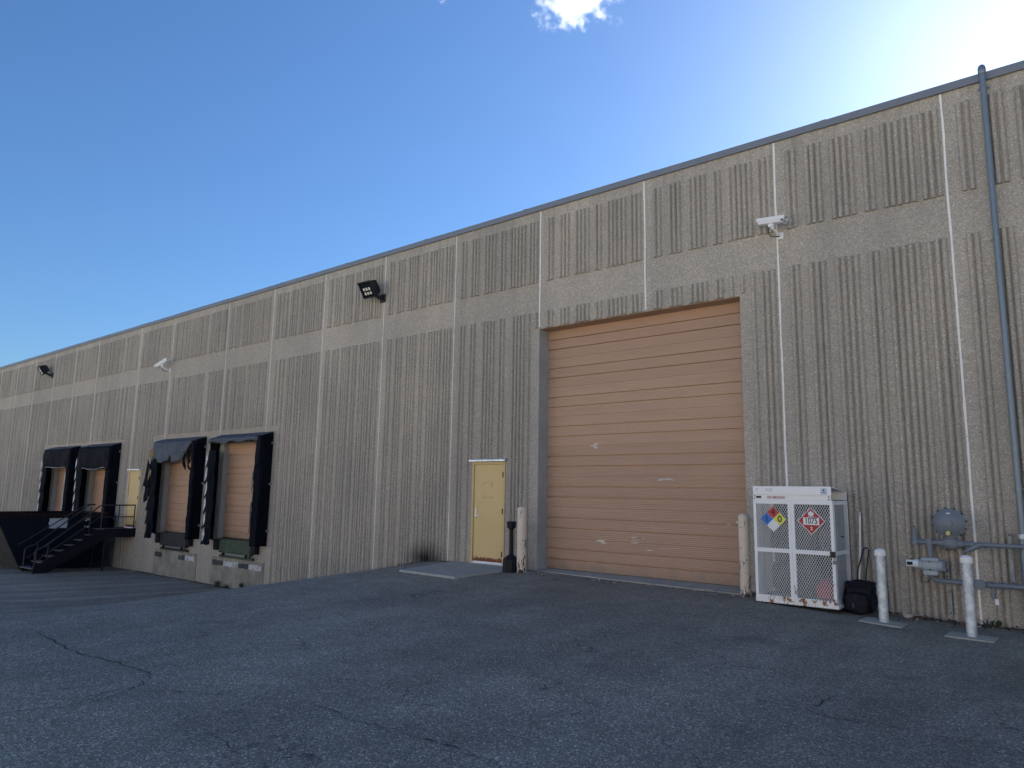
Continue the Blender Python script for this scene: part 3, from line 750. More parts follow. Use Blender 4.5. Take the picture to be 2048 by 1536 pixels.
# dock levelers with bumpers, and the scarred concrete below
def leveler(cx, lipmat, label):
    e = tag(empty('dock_leveler', (cx, 0, -.6)), label, 'dock leveler', 'dock levelers with rubber bumpers')
    def P(o): return local(e, o)
    m = MB(); m.bevbox(cx-.86, cx+.86, -.13, -.004, -.42, -.02, .012); P(m.build('lip_plate', lipmat))
    m = MB(); m.box(cx-1.0, cx+1.0, -.05, .16, -.034, -.022); P(m.build('hinge_plate', M['black_steel']))
    m = MB(); m.box(cx-.74, cx+.74, -.09, -.006, -.475, -.428); P(m.build('lip_keeper', M['strut']))
    for s in (-.62, .62): P(MB().box(cx+s-.03, cx+s+.03, -.14, -.092, -.50, -.42).build('keeper_lug', M['black_steel']))
    m = MB(); m.box(cx-.9, cx+.9, -.075, -.005, -.56, -.484); P(m.build('sill_angle', lipmat))
    for s in (-1, 1):
        b = empty('bumper', (cx+s*1.03, -.07, -.2)); local(e, b)
        for i in range(7): MB().bevbox(-.105+i*.03, -.078+i*.03, -.09, .066, -.16, .15+.006*random.random(), .005).build('rubber_pad', M['rubber'], b)
    return e
leveler(DOCKS[3][1], M['greenlip'], 'dark green dock leveler lip with black rubber bumpers, below the rightmost dock door')
leveler(DOCKS[2][1], M['greylip'], 'dark grey dock leveler lip with black rubber bumpers, right of the black stair')
for k, cx in DOCKS:
    hpart(MB().box(cx-1.42, cx+1.42, -.022, -.002, -1.55, -.57).build('dock_plinth', M['plinth']))
    if k in 'CD':
        hpart(MB().box(cx-1.36, cx+1.36, -.030, -.023, -.84, -.64).build('bumper_board', M['plinth']))
        rnd = random.Random(ord(k))
        for a, b, mt in ([(-1.33, -.82, 'peel_dark'), (.30, .72, 'peel_dark'), (.74, 1.30, 'peel_white')] if k == 'C' else [(-1.33, -.72, 'peel_dark'), (-.70, .10, 'peel_white'), (.12, .66, 'peel_dark'), (.68, 1.32, 'peel_white')]):
            n = 9; up_ = [(cx+lerp(a, b, j/n), -.655+rnd.uniform(-.03, .006)) for j in range(n+1)]; lo_ = [(cx+lerp(b, a, j/n), -.825+rnd.uniform(-.006, .035)) for j in range(n+1)]
            hpart(MB().prism(up_+lo_, -.034, -.0305).build('peeling_paint', M[mt]))

# ------------------------------------------------------------------ steel stair and landing
SX0, SX1 = -27.42, -26.40
stair = tag(empty('steel_stair', (-26.9, -3.0, gz(-26.9, -3.0))), 'black steel stair and landing with pipe handrails up to the buff door', 'staircase')
def P(o): return local(stair, o)
FY, FZ, LY = -3.0, gz(-26.9, -3.0), -1.06     # foot of the flight, front of the landing
P(MB().box(SX0, SX1, LY, -.012, -.035, -.002).build('landing_deck', M['tread']))
for xx in (SX0-.012, SX1): P(MB().box(xx, xx+.012, LY, -.012, -.27, .03).build('landing_fascia', M['black_steel']))
P(MB().box(SX0, SX1, LY-.012, LY, -.27, -.005).build('landing_fascia', M['black_steel']))
for xx in (SX0+.06, SX1-.06): P(MB().tube([(xx, LY+.08, -.28), (xx, LY+.08, gz(xx, LY))], .035, 8).build('landing_post', M['black_steel']))
for xx in (SX0-.01, SX1+.002):     # stringers
    h = .30; z0, z1 = FZ, -.0
    m = MB(); pts = [(FY-.06, FZ), (FY+.34, FZ), (LY+.02, z1-.34), (LY+.02, z1), (LY-.12, z1), (FY-.06, FZ+.20)]
    b = len(m.v); n = len(pts); m.v += [(xx, y, z) for y, z in pts] + [(xx+.012, y, z) for y, z in pts]
    m.f += [tuple(range(n)), tuple(range(2*n-1, n-1, -1))] + [(i, (i+1) % n, n+(i+1) % n, n+i) for i in range(n)]; m.m += [0]*(n+2)
    P(m.build('stringer', M['black_steel']))
NT = 7
for i in range(NT):
    t = (i+.55)/NT; yy = lerp(FY+.02, LY-.10, i/(NT-1)); zz = lerp(FZ+.16, -.19, i/(NT-1))
    m = MB(); m.bevbox(SX0+.004, SX1-.002, yy-.14, yy+.14, zz-.028, zz, .004); P(m.build('tread', M['tread']))
rail = .022
for s, xx in ((0, SX0+.03), (1, SX1-.03)):
    top0 = Vector((xx, FY+.02, FZ+.78)); top1 = Vector((xx, LY-.18, .80)); 
    m = MB(); pts = [(xx, FY-.03, FZ+.1), (xx, FY-.03, FZ+.62), (xx, FY+.0, FZ+.73), (xx, FY+.10, FZ+.78), (xx, FY+.24, FZ+.83), tuple(top1), (xx, LY-.05, .82), (xx, -.10 if s else LY+.02, .82)]
    m.tube(pts, rail, 8); P(m.build('handrail', M['rail'], smooth=True))
    m = MB(); m.tube([(xx, FY+.06, FZ+.42), (xx, LY-.16, .42), (xx, LY-.02, .42), (xx, -.10 if s else LY+.02, .42)], .018, 8); P(m.build('mid_rail', M['rail'], smooth=True))
    for yy in (FY+.32, LY-.1): P(MB().tube([(xx, yy, lerp(FZ, -.1, (yy-FY)/(LY-FY))), (xx, yy, lerp(FZ+.84, .81, (yy-FY-.3)/(LY-FY-.3)))], .02, 8).build('rail_post', M['rail'], smooth=True))
    if s:
        for yy in (-.10, -.62): P(MB().tube([(xx, yy, .0), (xx, yy, .82)], .02, 8).build('rail_post', M['rail'], smooth=True))
m = MB(); m.tube([(SX0-.10, FY-.2, FZ+.83), (SX0-.10, LY-.2, .83), (SX0+.03, LY-.05, .82)], .018, 8); P(m.build('wall_side_rail', M['rail'], smooth=True))

# ------------------------------------------------------------------ dumpster
BX1, BX0 = -27.72, -30.1
dump = tag(empty('dumpster', (-28.9, -2.2, gz(-28.9, -2.2))), 'dark blue open-top steel dumpster with rusty rim behind the stair', 'dumpster')
def P(o): return local(dump, o)
bz = gz(-28.9, -2.2)+.02; tz = .46; yb, yt, yw = -3.0, -3.86, -.45
def side(x, t):
    m = MB(); pts = [(yb, bz), (yt, tz), (yw, tz), (yw, bz)]; m.v = [(x, y, z) for y, z in pts] + [(x+t, y, z) for y, z in pts]
    m.f = [(0,1,2,3), (7,6,5,4)] + [(i, (i+1) % 4, 4+(i+1) % 4, 4+i) for i in range(4)]; m.m = [0]*6; return m
P(side(BX1-.02, .02).build('side_wall', M['bin'])); P(side(BX0, .02).build('side_wall', M['bin']))
m = MB(); m.poly([(BX0, yb, bz), (BX1, yb, bz), (BX1, yt, tz), (BX0, yt, tz)]); P(solid(m.build('sloped_end', M['binend']), .02))
P(MB().box(BX0+.02, BX1-.02, yw-.02, yw, bz, tz).build('back_wall', M['bin'])); P(MB().box(BX0+.02, BX1-.02, yb+.02, yw-.02, bz, bz+.02).build('floor_plate', M['bin']))
for a, b in (((BX1+.03, yt-.06, tz), (BX1+.03, yw+.03, tz-.005)), ((BX0-.03, yt-.06, tz), (BX0-.03, yw+.03, tz)), ((BX0-.03, yt-.03, tz), (BX1+.03, yt-.03, tz)), ((BX0-.03, yw, tz), (BX1+.03, yw, tz))):
    P(MB().bar(a, b, .10, .13).build('rim_rail', M['binrust']))
P(MB().bar((BX1+.03, yt-.06, tz+.095), (BX1+.03, -2.95, tz+.095), .07, .05).build('rim_cap', M['binrust']))
for yy in (-2.75, -1.0): P(MB().box(BX1, BX1+.06, yy-.03, yy+.03, bz+.05, tz-.08).build('side_rib', M['bin']))
P(MB().bar((BX1+.03, yb, bz+.06), (BX1+.03, yw, bz+.06), .08, .10).build('skid', M['bin']))
# notice with torn edges, stencilled number
rnd = random.Random(4); nt_ = []
for i in range(9): nt_.append((lerp(-2.30, -1.74, i/8), .36+rnd.uniform(-.006, .006)))
for i in range(5): nt_.append((-1.74+rnd.uniform(-.02, .025), lerp(.34, .05, i/4)))
for i in range(9): nt_.append((lerp(-1.76, -2.30, i/8), .02+rnd.uniform(-.01, .01)))
for i in range(5): nt_.append((-2.31+rnd.uniform(-.02, .025), lerp(.05, .33, i/4)))
m = MB(); n = len(nt_); m.v = [(BX1+.004, y, z) for y, z in nt_] + [(BX1+.010, y, z) for y, z in nt_]
m.f = [tuple(range(n)), tuple(range(2*n-1, n-1, -1))] + [(i, (i+1) % n, n+(i+1) % n, n+i) for i in range(n)]; m.m = [0]*(n+2)
P(m.build('notice_panel', M['posterwhite']))
o = text('24', .17, M['paper'], (BX1+.006, -1.12, .30), 'stencil_number', dump, .002, rot=(R(90), 0, R(90)), bold=.004); local(dump, o)
P(MB().box(BX1+.004, BX1+.01, -1.20, -1.02, .02, .075).build('label_strip', M['paper']))

# ------------------------------------------------------------------ propane cage
CX0, CX1, CY0, CY1, CZ0, CZ1 = -4.09, -2.97, -.82, -.08, -.035, 1.62
cage = tag(empty('gas_cylinder_cage', (-3.53, -.45, -.06)), 'white steel mesh gas cylinder cage with two hazard diamonds beside the tall door', 'cage')
def P(o): return local(cage, o)
def diamond_mesh(m, u0, u1, v0, v1, pt, pu=.034, pv=.060, t=.0043):
    """expanded metal: two families of slanted strands clipped to the rectangle; pt maps (u,v,depth) to space"""
    sl = pv/pu
    for sgn in (1, -1):
        k0 = int(math.floor((v0 - max(sgn*sl*u0, sgn*sl*u1))/pv))-1; k1 = int(math.ceil((v1 - min(sgn*sl*u0, sgn*sl*u1))/pv))+1
        for k in range(k0, k1+1):
            # v = sgn*sl*u + k*pv
            ua, ub = u0, u1; f = lambda u: sgn*sl*u + k*pv
            ub_, ua_ = ((v1-k*pv)/(sgn*sl), (v0-k*pv)/(sgn*sl)) if sgn > 0 else ((v0-k*pv)/(sgn*sl), (v1-k*pv)/(sgn*sl))
            ua, ub = max(ua, ua_), min(ub, ub_)
            if ub-ua < .004: continue
            L = math.hypot(1, sl); nx_, nz_ = -sgn*sl/L*t/2, 1/L*t/2
            a, b = (ua, f(ua)), (ub, f(ub)); dp = .0022*sgn
            q = [(a[0]+nx_, a[1]+nz_), (b[0]+nx_, b[1]+nz_), (b[0]-nx_, b[1]-nz_), (a[0]-nx_, a[1]-nz_)]
            m.poly([pt(u, v, dp) for u, v in q]); m.poly([pt(u, v, dp+.003) for u, v in q][::-1])
XM, ZM = -3.545, .705
# corner posts, base, roof
for xx in (CX0, CX1-.045):
    for yy in (CY0+.03, CY1-.045): P(MB().box(xx, xx+.045, yy, yy+.045, CZ0+.05, 1.43).build('corner_post', M['white']))
P(MB().box(CX0-.012, CX1+.012, CY0+.004, CY1, CZ0, CZ0+.05).build('base_frame', M['whiterust']))
P(MB().box(CX0-.03, CX1+.04, CY0-.02, CY1, CZ0-.025, CZ0-.001).build('base_plank', M['binrust']))
for xx in (CX0+.02, CX1-.05): P(MB().box(xx, xx+.03, CY0+.05, CY1-.05, CZ0+.052, CZ0+.09).build('floor_bearer', M['whiterust']))
P(MB().box(CX0+.06, CX1-.06, CY0+.06, CY1-.06, CZ0+.092, CZ0+.098).build('floor_sheet', M['cyl']))
m = MB(); m.extrude_x([(CY0-.035, 1.50), (CY0-.035, 1.622), (CY1, 1.56), (CY1, 1.44), (CY1-.01, 1.44), (CY1-.01, 1.55), (CY0-.02, 1.608), (CY0-.02, 1.50)], CX0+.012, CX1-.005); P(m.build('roof_hood', M['whiteclean']))
P(MB().box(CX0+.005, CX1-.02, CY0-.012, CY0+.03, 1.425, 1.498).build('header_plate', M['whiteclean']))
P(MB().box(CX0+.05, CX0+.125, CY0-.016, CY0-.0125, 1.449, 1.480).build('vent_slot', M['ink']))
for xx, zz in ((CX0+.028, 1.479), (CX0+.028, 1.444), (CX1-.045, 1.479), (CX1-.045, 1.442)): P(MB().lathe([(.0095, -.016), (.0095, -.0125)], (xx, CY0, zz), 'y', 10).build('screw', M['ink']))
pl = P(MB().box(-3.865, -3.625, CY0-.0155, CY0-.0125, 1.432, 1.486).build('warning_strip', M['signwhite']))
local(cage, text('NO SMOKING', .044, M['lred'], (-3.745, CY0-.017, 1.460), 'warning_lettering', cage, sx=.92, bold=.0008))
for s_, xx in (('P', -4.02), ('INE', -3.84)): local(cage, text(s_, .07, M['faded'], (xx, CY0-.0365, 1.565), 'faded_lettering', cage))
dec = P(MB().box(-3.115, -3.03, CY0-.0385, CY0-.0355, 1.508, 1.60).build('maker_decal', M['decal']))
P(MB().lathe([(.0, -.0405), (.012, -.0400), (.014, -.0388)], (-3.072, CY0, 1.572), 'y', 10).build('decal_emblem', M['ink']))
P(MB().box(-3.10, -3.045, CY0-.0402, CY0-.0388, 1.535, 1.545).build('decal_line', M['inkblue']))
# two doors: stiles, rails, mesh
def P2(o, par): o.parent = par; o.matrix_parent_inverse = Matrix.Translation(-par.location); return o
for i, (a, b) in enumerate(((CX0, XM), (XM+.003, CX1))):
    d = empty('cage_door', ((a+b)/2, CY0, CZ0+.06)); local(cage, d); wst = .042
    z0, z1 = CZ0+.052, 1.424
    for x_ in (a, b-wst): P2(MB().box(x_, x_+wst, CY0-.012, CY0+.028, z0, z1).build('stile', M['white']), d)
    P2(MB().box(a+wst, b-wst, CY0-.011, CY0+.026, z1-.055, z1).build('rail', M['white']), d)
    P2(MB().box(a+wst, b-wst, CY0-.010, CY0+.026, ZM-.028, ZM+.028).build('rail', M['white']), d)
    P2(MB().box(a+wst, b-wst, CY0-.011, CY0+.026, z0, z0+.05).build('rail', M['whiterust']), d)
    for (v0, v1) in ((z0+.045, ZM-.024), (ZM+.024, z1-.05)):
        m = MB(); diamond_mesh(m, a+wst-.004, b-wst+.004, v0, v1, lambda u, v, dp: (u, CY0+.004+dp, v)); P2(m.build('mesh_panel', M['mesh']), d)
# right flank and left flank: frame + finer mesh
for xx in (CX1-.006, CX0+.006):
    f = empty('cage_side', (xx, -.45, CZ0+.06)); local(cage, f)
    for z in (ZM, 1.40): P2(MB().box(xx-.012, xx+.012, CY0+.078, CY1-.048, z-.026, z+.026).build('rail', M['white']), f)
    for (v0, v1) in ((CZ0+.06, ZM-.024), (ZM+.024, 1.378)):
        m = MB(); diamond_mesh(m, CY0+.073, CY1-.043, v0, v1, lambda u, v, dp: (xx+dp, u, v), .024, .040, .0034); P2(m.build('mesh_panel', M['mesh']), f)
# hasp and padlock
P(MB().bevbox(CX1-.055, CX1+.012, CY0-.05, CY0-.0125, .655, .735, .006).build('hasp', M['black']))
m = MB(); m.tube([(CX1-.012, CY0-.035, .655), (CX1-.010, CY0-.036, .61), (CX1+.008, CY0-.036, .61), (CX1+.010, CY0-.035, .655)], .005, 6); m.bevbox(CX1-.025, CX1+.022, CY0-.05, CY0-.022, .565, .612, .005); P(m.build('padlock', M['strut']))
P(MB().lathe([(.004, 0), (.010, .012), (.010, .03)], (CX1+.02, -.55, .93), 'x', 8).build('hinge_pin', M['black']))
P(MB().box(CX0+.046, CX1-.046, CY1-.03, CY1-.022, CZ0+.06, 1.43).build('back_sheet', M['rubber']))
# shelf inside
P(MB().box(CX0+.07, CX1-.07, CY0+.07, CY1-.06, .70, .712).build('shelf', M['cyl']))
# hazard square: four coloured quarters
q = .187; c0 = (-3.795, 1.150); yS = CY0-.024
hs = empty('hazard_square', (c0[0], yS, c0[1])); local(cage, hs)
P2(MB().prism([(c0[0]-q, c0[1]), (c0[0], c0[1]-q), (c0[0]+q, c0[1]), (c0[0], c0[1]+q)], yS+.001, yS+.004).build('backing', M['signwhite']), hs)
hq = q/2-.003
for nm, dx, dz, mt in (('red_quarter', 0, q/2, 'red'), ('blue_quarter', -q/2, 0, 'blue'), ('yellow_quarter', q/2, 0, 'yellow'), ('white_quarter', 0, -q/2, 'signwhite')):
    cx_, cz_ = c0[0]+dx, c0[1]+dz
    P2(MB().prism([(cx_-hq, cz_), (cx_, cz_-hq), (cx_+hq, cz_), (cx_, cz_+hq)], yS-.002, yS+.0005).build(nm, M[mt]), hs)
for ch, dx, dz, mt in (('4', 0, q/2, 'inkred'), ('1', -q/2, 0, 'inkblue'), ('0', q/2, 0, 'ink')):
    o = text(ch, .135, M[mt], (c0[0]+dx, yS-.0032, c0[1]+dz), 'numeral', hs, bold=.002); o.matrix_parent_inverse = Matrix.Translation(-hs.location)
# flammable gas placard
c1 = (-3.262, 1.140); pk = empty('gas_placard', (c1[0], yS, c1[1])); local(cage, pk)
def dia(r): return [(c1[0]-r, c1[1]), (c1[0], c1[1]-r), (c1[0]+r, c1[1]), (c1[0], c1[1]+r)]
P2(MB().prism(dia(.190), yS+.001, yS+.004).build('border', M['signwhite']), pk); P2(MB().prism(dia(.176), yS-.002, yS+.0005).build('red_field', M['redp']), pk)
P2(MB().box(c1[0]-.108, c1[0]+.108, yS-.0045, yS-.0025, c1[1]-.054, c1[1]+.050).build('number_panel', M['signwhite']), pk)
o = text('1075', .118, M['ink'], (c1[0], yS-.0055, c1[1]-.001), 'number', pk, sx=.76, bold=.0018); o.matrix_parent_inverse = Matrix.Translation(-pk.location)
o = text('2', .066, M['signwhite'], (c1[0], yS-.0032, c1[1]-.105), 'class_number', pk, bold=.0015); o.matrix_parent_inverse = Matrix.Translation(-pk.location)
fl = [(0, .152), (.010, .128), (.020, .138), (.022, .118), (.038, .124), (.034, .104), (.042, .098), (.034, .082), (.016, .071), (-.016, .071), (-.034, .082), (-.042, .098), (-.034, .104), (-.038, .124), (-.022, .118), (-.018, .140), (-.010, .126)]
m = MB(); cc = (c1[0], yS-.0036, c1[1]+.095); P_ = [(c1[0]+a, yS-.0036, c1[1]+b) for a, b in fl]
for a, b in zip(P_, P_[1:]+P_[:1]): m.poly([cc, a, b])
P2(m.build('flame_symbol', M['signwhite']), pk); P2(MB().box(c1[0]-.04, c1[0]+.04, yS-.0036, yS-.0025, c1[1]+.058, c1[1]+.064).build('flame_bar', M['signwhite']), pk)
# cylinders inside
def cylinder(x, y, z, r, h, mat, label):
    e = tag(empty('gas_cylinder', (x, y, z)), label, 'gas cylinder', 'cylinders inside the cage')
    MB().lathe([(r*.8, 0), (r*.85, .03), (r, .06), (r, h-.10), (r*.9, h-.05), (r*.6, h-.01), (r*.25, h), (.03, h)], (0,0,0), 'z', 18).build('tank_body', mat, e, True)
    MB().lathe([(.028, h), (.028, h+.05), (.016, h+.055), (.016, h+.08)], (0,0,0), 'z', 10).build('valve', M['brass'], e, True)
    m = MB(); m.lathe([(r*.62, h-.02), (r*.62, h+.09), (r*.58, h+.09), (r*.58, h-.02)], (0,0,0), 'z', 16); m.build('collar', mat, e, True)
    m = MB(); m.lathe([(r*.82, .0), (r*.82, -.03), (r*.78, -.03), (r*.78, 0)], (0,0,.001), 'z', 16); m.build('foot_ring', mat, e, True); return e
cylinder(-3.83, -.45, .745, .155, .42, M['cyl'], 'grey gas cylinder on the cage shelf, left side')
cylinder(-3.46, -.45, .745, .155, .42, M['cyl'], 'grey gas cylinder on the cage shelf, middle')
cylinder(-3.13, -.50, .745, .13, .36, M['cyl'], 'grey gas cylinder on the cage shelf, right side')
cylinder(-3.80, -.45, .095, .165, .46, M['cyl'], 'grey gas cylinder on the cage floor, left side')
cylinder(-3.44, -.48, .095, .165, .42, M['cyl'], 'grey gas cylinder on the cage floor, middle')
can = tag(empty('fuel_can', (-3.17, -.60, .064)), 'red can low in the right corner of the cage', 'can')
MB().lathe([(.10, 0), (.135, .02), (.14, .15), (.11, .20), (.05, .235), (.03, .245)], (0,0,0), 'z', 18).build('can_body', M['cylred'], can, True)
m = MB(); m.tube([(-.09, 0, .19), (-.06, 0, .27), (.06, 0, .27), (.09, 0, .19)], .010, 6); m.build('can_handle', M['cylred'], can, True)
MB().lathe([(.03, .245), (.03, .275), (.0, .28)], (0,0,0), 'z', 10).build('can_cap', M['black'], can, True)

# ------------------------------------------------------------------ painted bollards at the tall door
def door_bollard(x, y, h, r, label, lean=0):
    z = gz(x, y)-.01
    e = tag(empty('bollard', (x, y, z)), label, 'bollard', 'pale pink bollards either side of the tall door')
    MB().lathe([(r, 0), (r, h)], (0,0,0), 'z', 24).build('post', M['bollard'], e, True)
    MB().lathe([(r+.002, h+.0005), (r*1.0, h+.012), (r*.85, h+.03), (r*.5, h+.048), (0, h+.055)], (0,0,0), 'z', 24).build('domed_cap', M['bollard'], e, True)
    e.rotation_euler = (lean, 0, lean*40); return e
door_bollard(-8.74, -.50, 1.205, .093, 'peeling pale pink bollard beside the black ash stand')
b2 = door_bollard(-4.385, -.47, 1.20, .083, 'scratched pale pink bollard between the tall door and the white cage', R(.25))
MB().box(-.11, -.075, -.02, .02, 1.10, 1.13).build('bracket_stub', M['bollard'], b2)

# galvanised bollards guarding the gas set
def pipe_bollard(x, y, h, label):
    z = gz(x, y); r = .058
    e = tag(empty('bollard', (x, y, z)), label, 'bollard', 'galvanised pipe bollards before the gas set')
    MB().lathe([(r, -.02), (r, h-.04)], (0,0,0), 'z', 24).build('post', M['galv'], e, True)
    MB().lathe([(r+.011, h-.075), (r+.013, h-.072), (r+.012, h-.01), (r*.8, h+.012), (0, h+.022)], (0,0,0), 'z', 24).build('cap', M['cap'], e, True)
    pts = [(-.26, -.20), (.24, -.20), (.25, .14), (-.24, .19)]; m = MB()
    m.v = [(a, b, gz(x+a, y+b)-z-.05) for a, b in pts] + [(a, b, gz(x+a, y+b)-z+.014) for a, b in pts]; m.f = [(3,2,1,0), (4,5,6,7), (0,1,5,4), (1,2,6,5), (2,3,7,6), (3,0,4,7)]; m.m = [0]*6
    m.build('footing', M['plate'], e); return e
pipe_bollard(-2.385, -.90, .925, 'galvanised pipe bollard with white cap nearer the bag')
pipe_bollard(-1.40, -1.02, .945, 'galvanised pipe bollard with white cap in front of the gas regulator')

# ------------------------------------------------------------------ ash stand
ax, ay = -8.97, -.54; az = gz(ax, ay)-.005
ash = tag(empty('ash_stand', (ax, ay, az)), 'black plastic cigarette ash stand between the buff door and a bollard', 'ash stand')
m = MB(); m.lathe([(.160, 0), (.168, .01), (.168, .035), (.162, .045), (.155, .235), (.125, .275), (.06, .315), (.042, .33)], (0,0,0), 'z', 8); m.build('base', M['navy'], ash)
MB().lathe([(.040, .33), (.036, .80)], (0,0,0), 'z', 12).build('neck', M['navy'], ash, True)
m = MB(); m.lathe([(.03, .795), (.085, .84), (.092, .925), (.085, .955), (.03, .96)], (0,0,0), 'z', 8); m.build('head', M['navy'], ash)
m = MB(); m.lathe([(.012, -.092), (.012, -.086)], (0, 0, .885), 'y', 10); m.build('snuff_hole', M['ink'], ash)

# ------------------------------------------------------------------ rolling bag and pole
bx, by = -2.775, -.46; bz_ = gz(bx, by)
bag = tag(empty('rolling_bag', (bx, by, bz_)), 'dark navy rolling backpack with tall handle leaning between cage and bollard', 'bag')
def bulge(x0, x1, y0, y1, z0, z1, k, n=10, seed=0, tx=0.):
    m = MB()
    bm = bmesh.new(); bmesh.ops.create_cube(bm, size=2); bmesh.ops.subdivide_edges(bm, edges=bm.edges, cuts=n, use_grid_fill=True)
    for v in bm.verts:
        c = v.co.copy(); s = c.normalized()*1.25
        p = c.lerp(s, k); p += noise.noise_vector(Vector((p.x*2.2+seed, p.y*2.2, p.z*2.2)))*.17
        t = (p.z+1)/2
        v.co = (lerp(x0, x1, (p.x+1)/2) + tx*t, lerp(y0, y1, (p.y+1)/2), lerp(z0, z1, t))
    bm.verts.index_update(); m.v = [tuple(v.co) for v in bm.verts]; m.f = [tuple(v.index for v in f.verts) for f in bm.faces]; m.m = [0]*len(m.f); bm.free(); return m
bulge(-.215, .17, -.14, .13, .02, .45, .42, 10, 1, .05).build('main_body', M['bag'], bag, True)
bulge(-.17, .14, -.23, -.08, .03, .30, .5, 8, 5, .03).build('front_pocket', M['bag'], bag, True)
bulge(-.12, .21, -.17, .12, .385, .455, .30, 8, 9).build('top_flap', M['bag'], bag, True)
bulge(.14, .225, -.10, .10, .06, .28, .4, 6, 3).build('side_pocket', M['bag'], bag, True)
m = MB(); m.tube([(-.05, .10, .40), (-.035, .13, .62), (.045, .17, .905), (.055, .17, .93), (.10, .165, .935), (.125, .165, .915), (.085, .13, .62), (.06, .10, .40)], .011, 8); m.build('pull_handle', M['black'], bag, True)
m = MB(); m.tube([(-.17, -.08, .12), (-.215, -.05, .06), (-.22, .0, .02), (-.19, .08, .03)], .014, 6); m.build('strap', M['bag'], bag, True)
for s in (-.15, .13): MB().lathe([(.012, -.025), (.045, -.022), (.045, .022), (.012, .025)], (s, .10, .047), 'x', 16).build('wheel', M['black'], bag, True)
MB().box(.125, .150, -.180, -.174, .13, .21).build('orange_tag', M['orange'], bag); MB().box(-.045, -.028, -.246, -.238, .10, .16).build('zip_pull', M['cyl'], bag)
bag.scale = (.92, .92, .94)
pole = tag(empty('white_pole', (-2.85, -.20, gz(-2.85, -.2))), 'thin white pole leaning on the wall behind the bag', 'pole')
m = MB(); m.tube([(0, 0, 0), (.01, .03, .45), (.03, .07, .80), (.045, .10, 1.33)], .013, 8); m.build('shaft', M['cap'], pole, True)
MB().tube([(.0445, .099, 1.31), (.046, .1015, 1.36)], .016, 8).build('end_grip', M['posterwhite'], pole, True)

# ------------------------------------------------------------------ gas meter set
GY = -.30
gas = tag(empty('gas_meter_set', (-1.6, GY, gz(-1.6, GY))), 'blue-grey gas regulator, meter and pipework on the wall at the right', 'gas meter')
def P(o): return local(gas, o)
def flange(m, c, r, w_, axis='x', n=12): m.lathe([(r*.7, -w_), (r, -w_), (r, w_), (r*.7, w_)], c, axis, n)
# upper line
m = MB(); m.tube([(-2.09, GY, .90), (-1.78, GY, .90)], .028, 12); P(m.build('upper_pipe', M['gas'], smooth=True))
m = MB(); m.tube([(-1.53, GY, .90), (-.42, GY, .90), (-.34, GY, .89), (-.30, GY, .82), (-.30, GY, gz(-.3, GY)-.05)], .026, 12); P(m.build('upper_pipe', M['gas'], smooth=True))
for x_ in (-2.07, -2.0, -1.84, -1.79, -1.52, -1.42, -1.27): m = MB(); flange(m, (x_, GY, .90), .036, .014); P(m.build('coupling', M['gas'], smooth=True))
# relief vent cone at the far end
m = MB(); m.lathe([(.050, -.03), (.050, .02), (.034, .03), (.030, .06), (.018, .16), (.010, .175), (.010, .19)], (-2.075, GY, .905), 'z', 14); P(m.build('relief_valve', M['gas'], smooth=True))
P(MB().lathe([(.014, .192), (.014, .205), (.0, .208)], (-2.075, GY, .905), 'z', 10).build('vent_tip', M['ink']))
# riser to the meter
m = MB(); m.lathe([(.044, -.05), (.046, -.03), (.046, .05), (.03, .056)], (-1.905, GY, .905), 'z', 14); m.lathe([(.040, -.10), (.040, -.055)], (-1.905, GY, .905), 'z', 14); P(m.build('tee', M['gas'], smooth=True))
P(MB().lathe([(.032, .69), (.032, .81)], (-1.905, GY, 0), 'z', 14).build('riser', M['gas'], smooth=True))
# rotary meter
m = MB(); m.lathe([(.040, -.14), (.070, -.135), (.075, -.09), (.085, -.08), (.085, .08), (.075, .09), (.072, .135), (.05, .145)], (-1.905, GY, .60), 'x', 18); P(m.build('meter_body', M['gaslight'], smooth=True))
P(MB().bevbox(-2.01, -1.80, GY-.09, GY+.09, .655, .70, .008).build('inlet_flange', M['gaslight'])); P(MB().bevbox(-1.99, -1.82, GY-.085, GY+.085, .475, .535, .008).build('outlet_flange', M['gaslight']))
m = MB(); m.lathe([(.045, -.29), (.048, -.285), (.048, -.21), (.056, -.20), (.056, -.14)], (-1.905, GY, .61), 'x', 16); P(m.build('index_head', M['camwhite'], smooth=True))
P(MB().bevbox(-2.185, -2.115, GY-.052, GY-.046, .592, .632, .002).build('index_window', M['glass']))
P(MB().bevbox(-1.77, -1.735, GY-.05, GY+.05, .53, .67, .006).build('end_plate', M['gas']))
for x_, z_ in ((-1.905, .652), (-1.905, .548)): P(MB().lathe([(.010, -.095), (.010, -.085)], (x_, GY, z_), 'y', 8).build('bolt', M['ink']))
m = MB(); m.tube([(-1.98, GY-.03, .49), (-2.04, GY-.03, .42), (-2.02, GY-.03, .38), (-1.95, GY-.03, .38), (-1.90, GY-.03, .44)], .004, 5); P(m.build('pulse_wire', M['ink']))
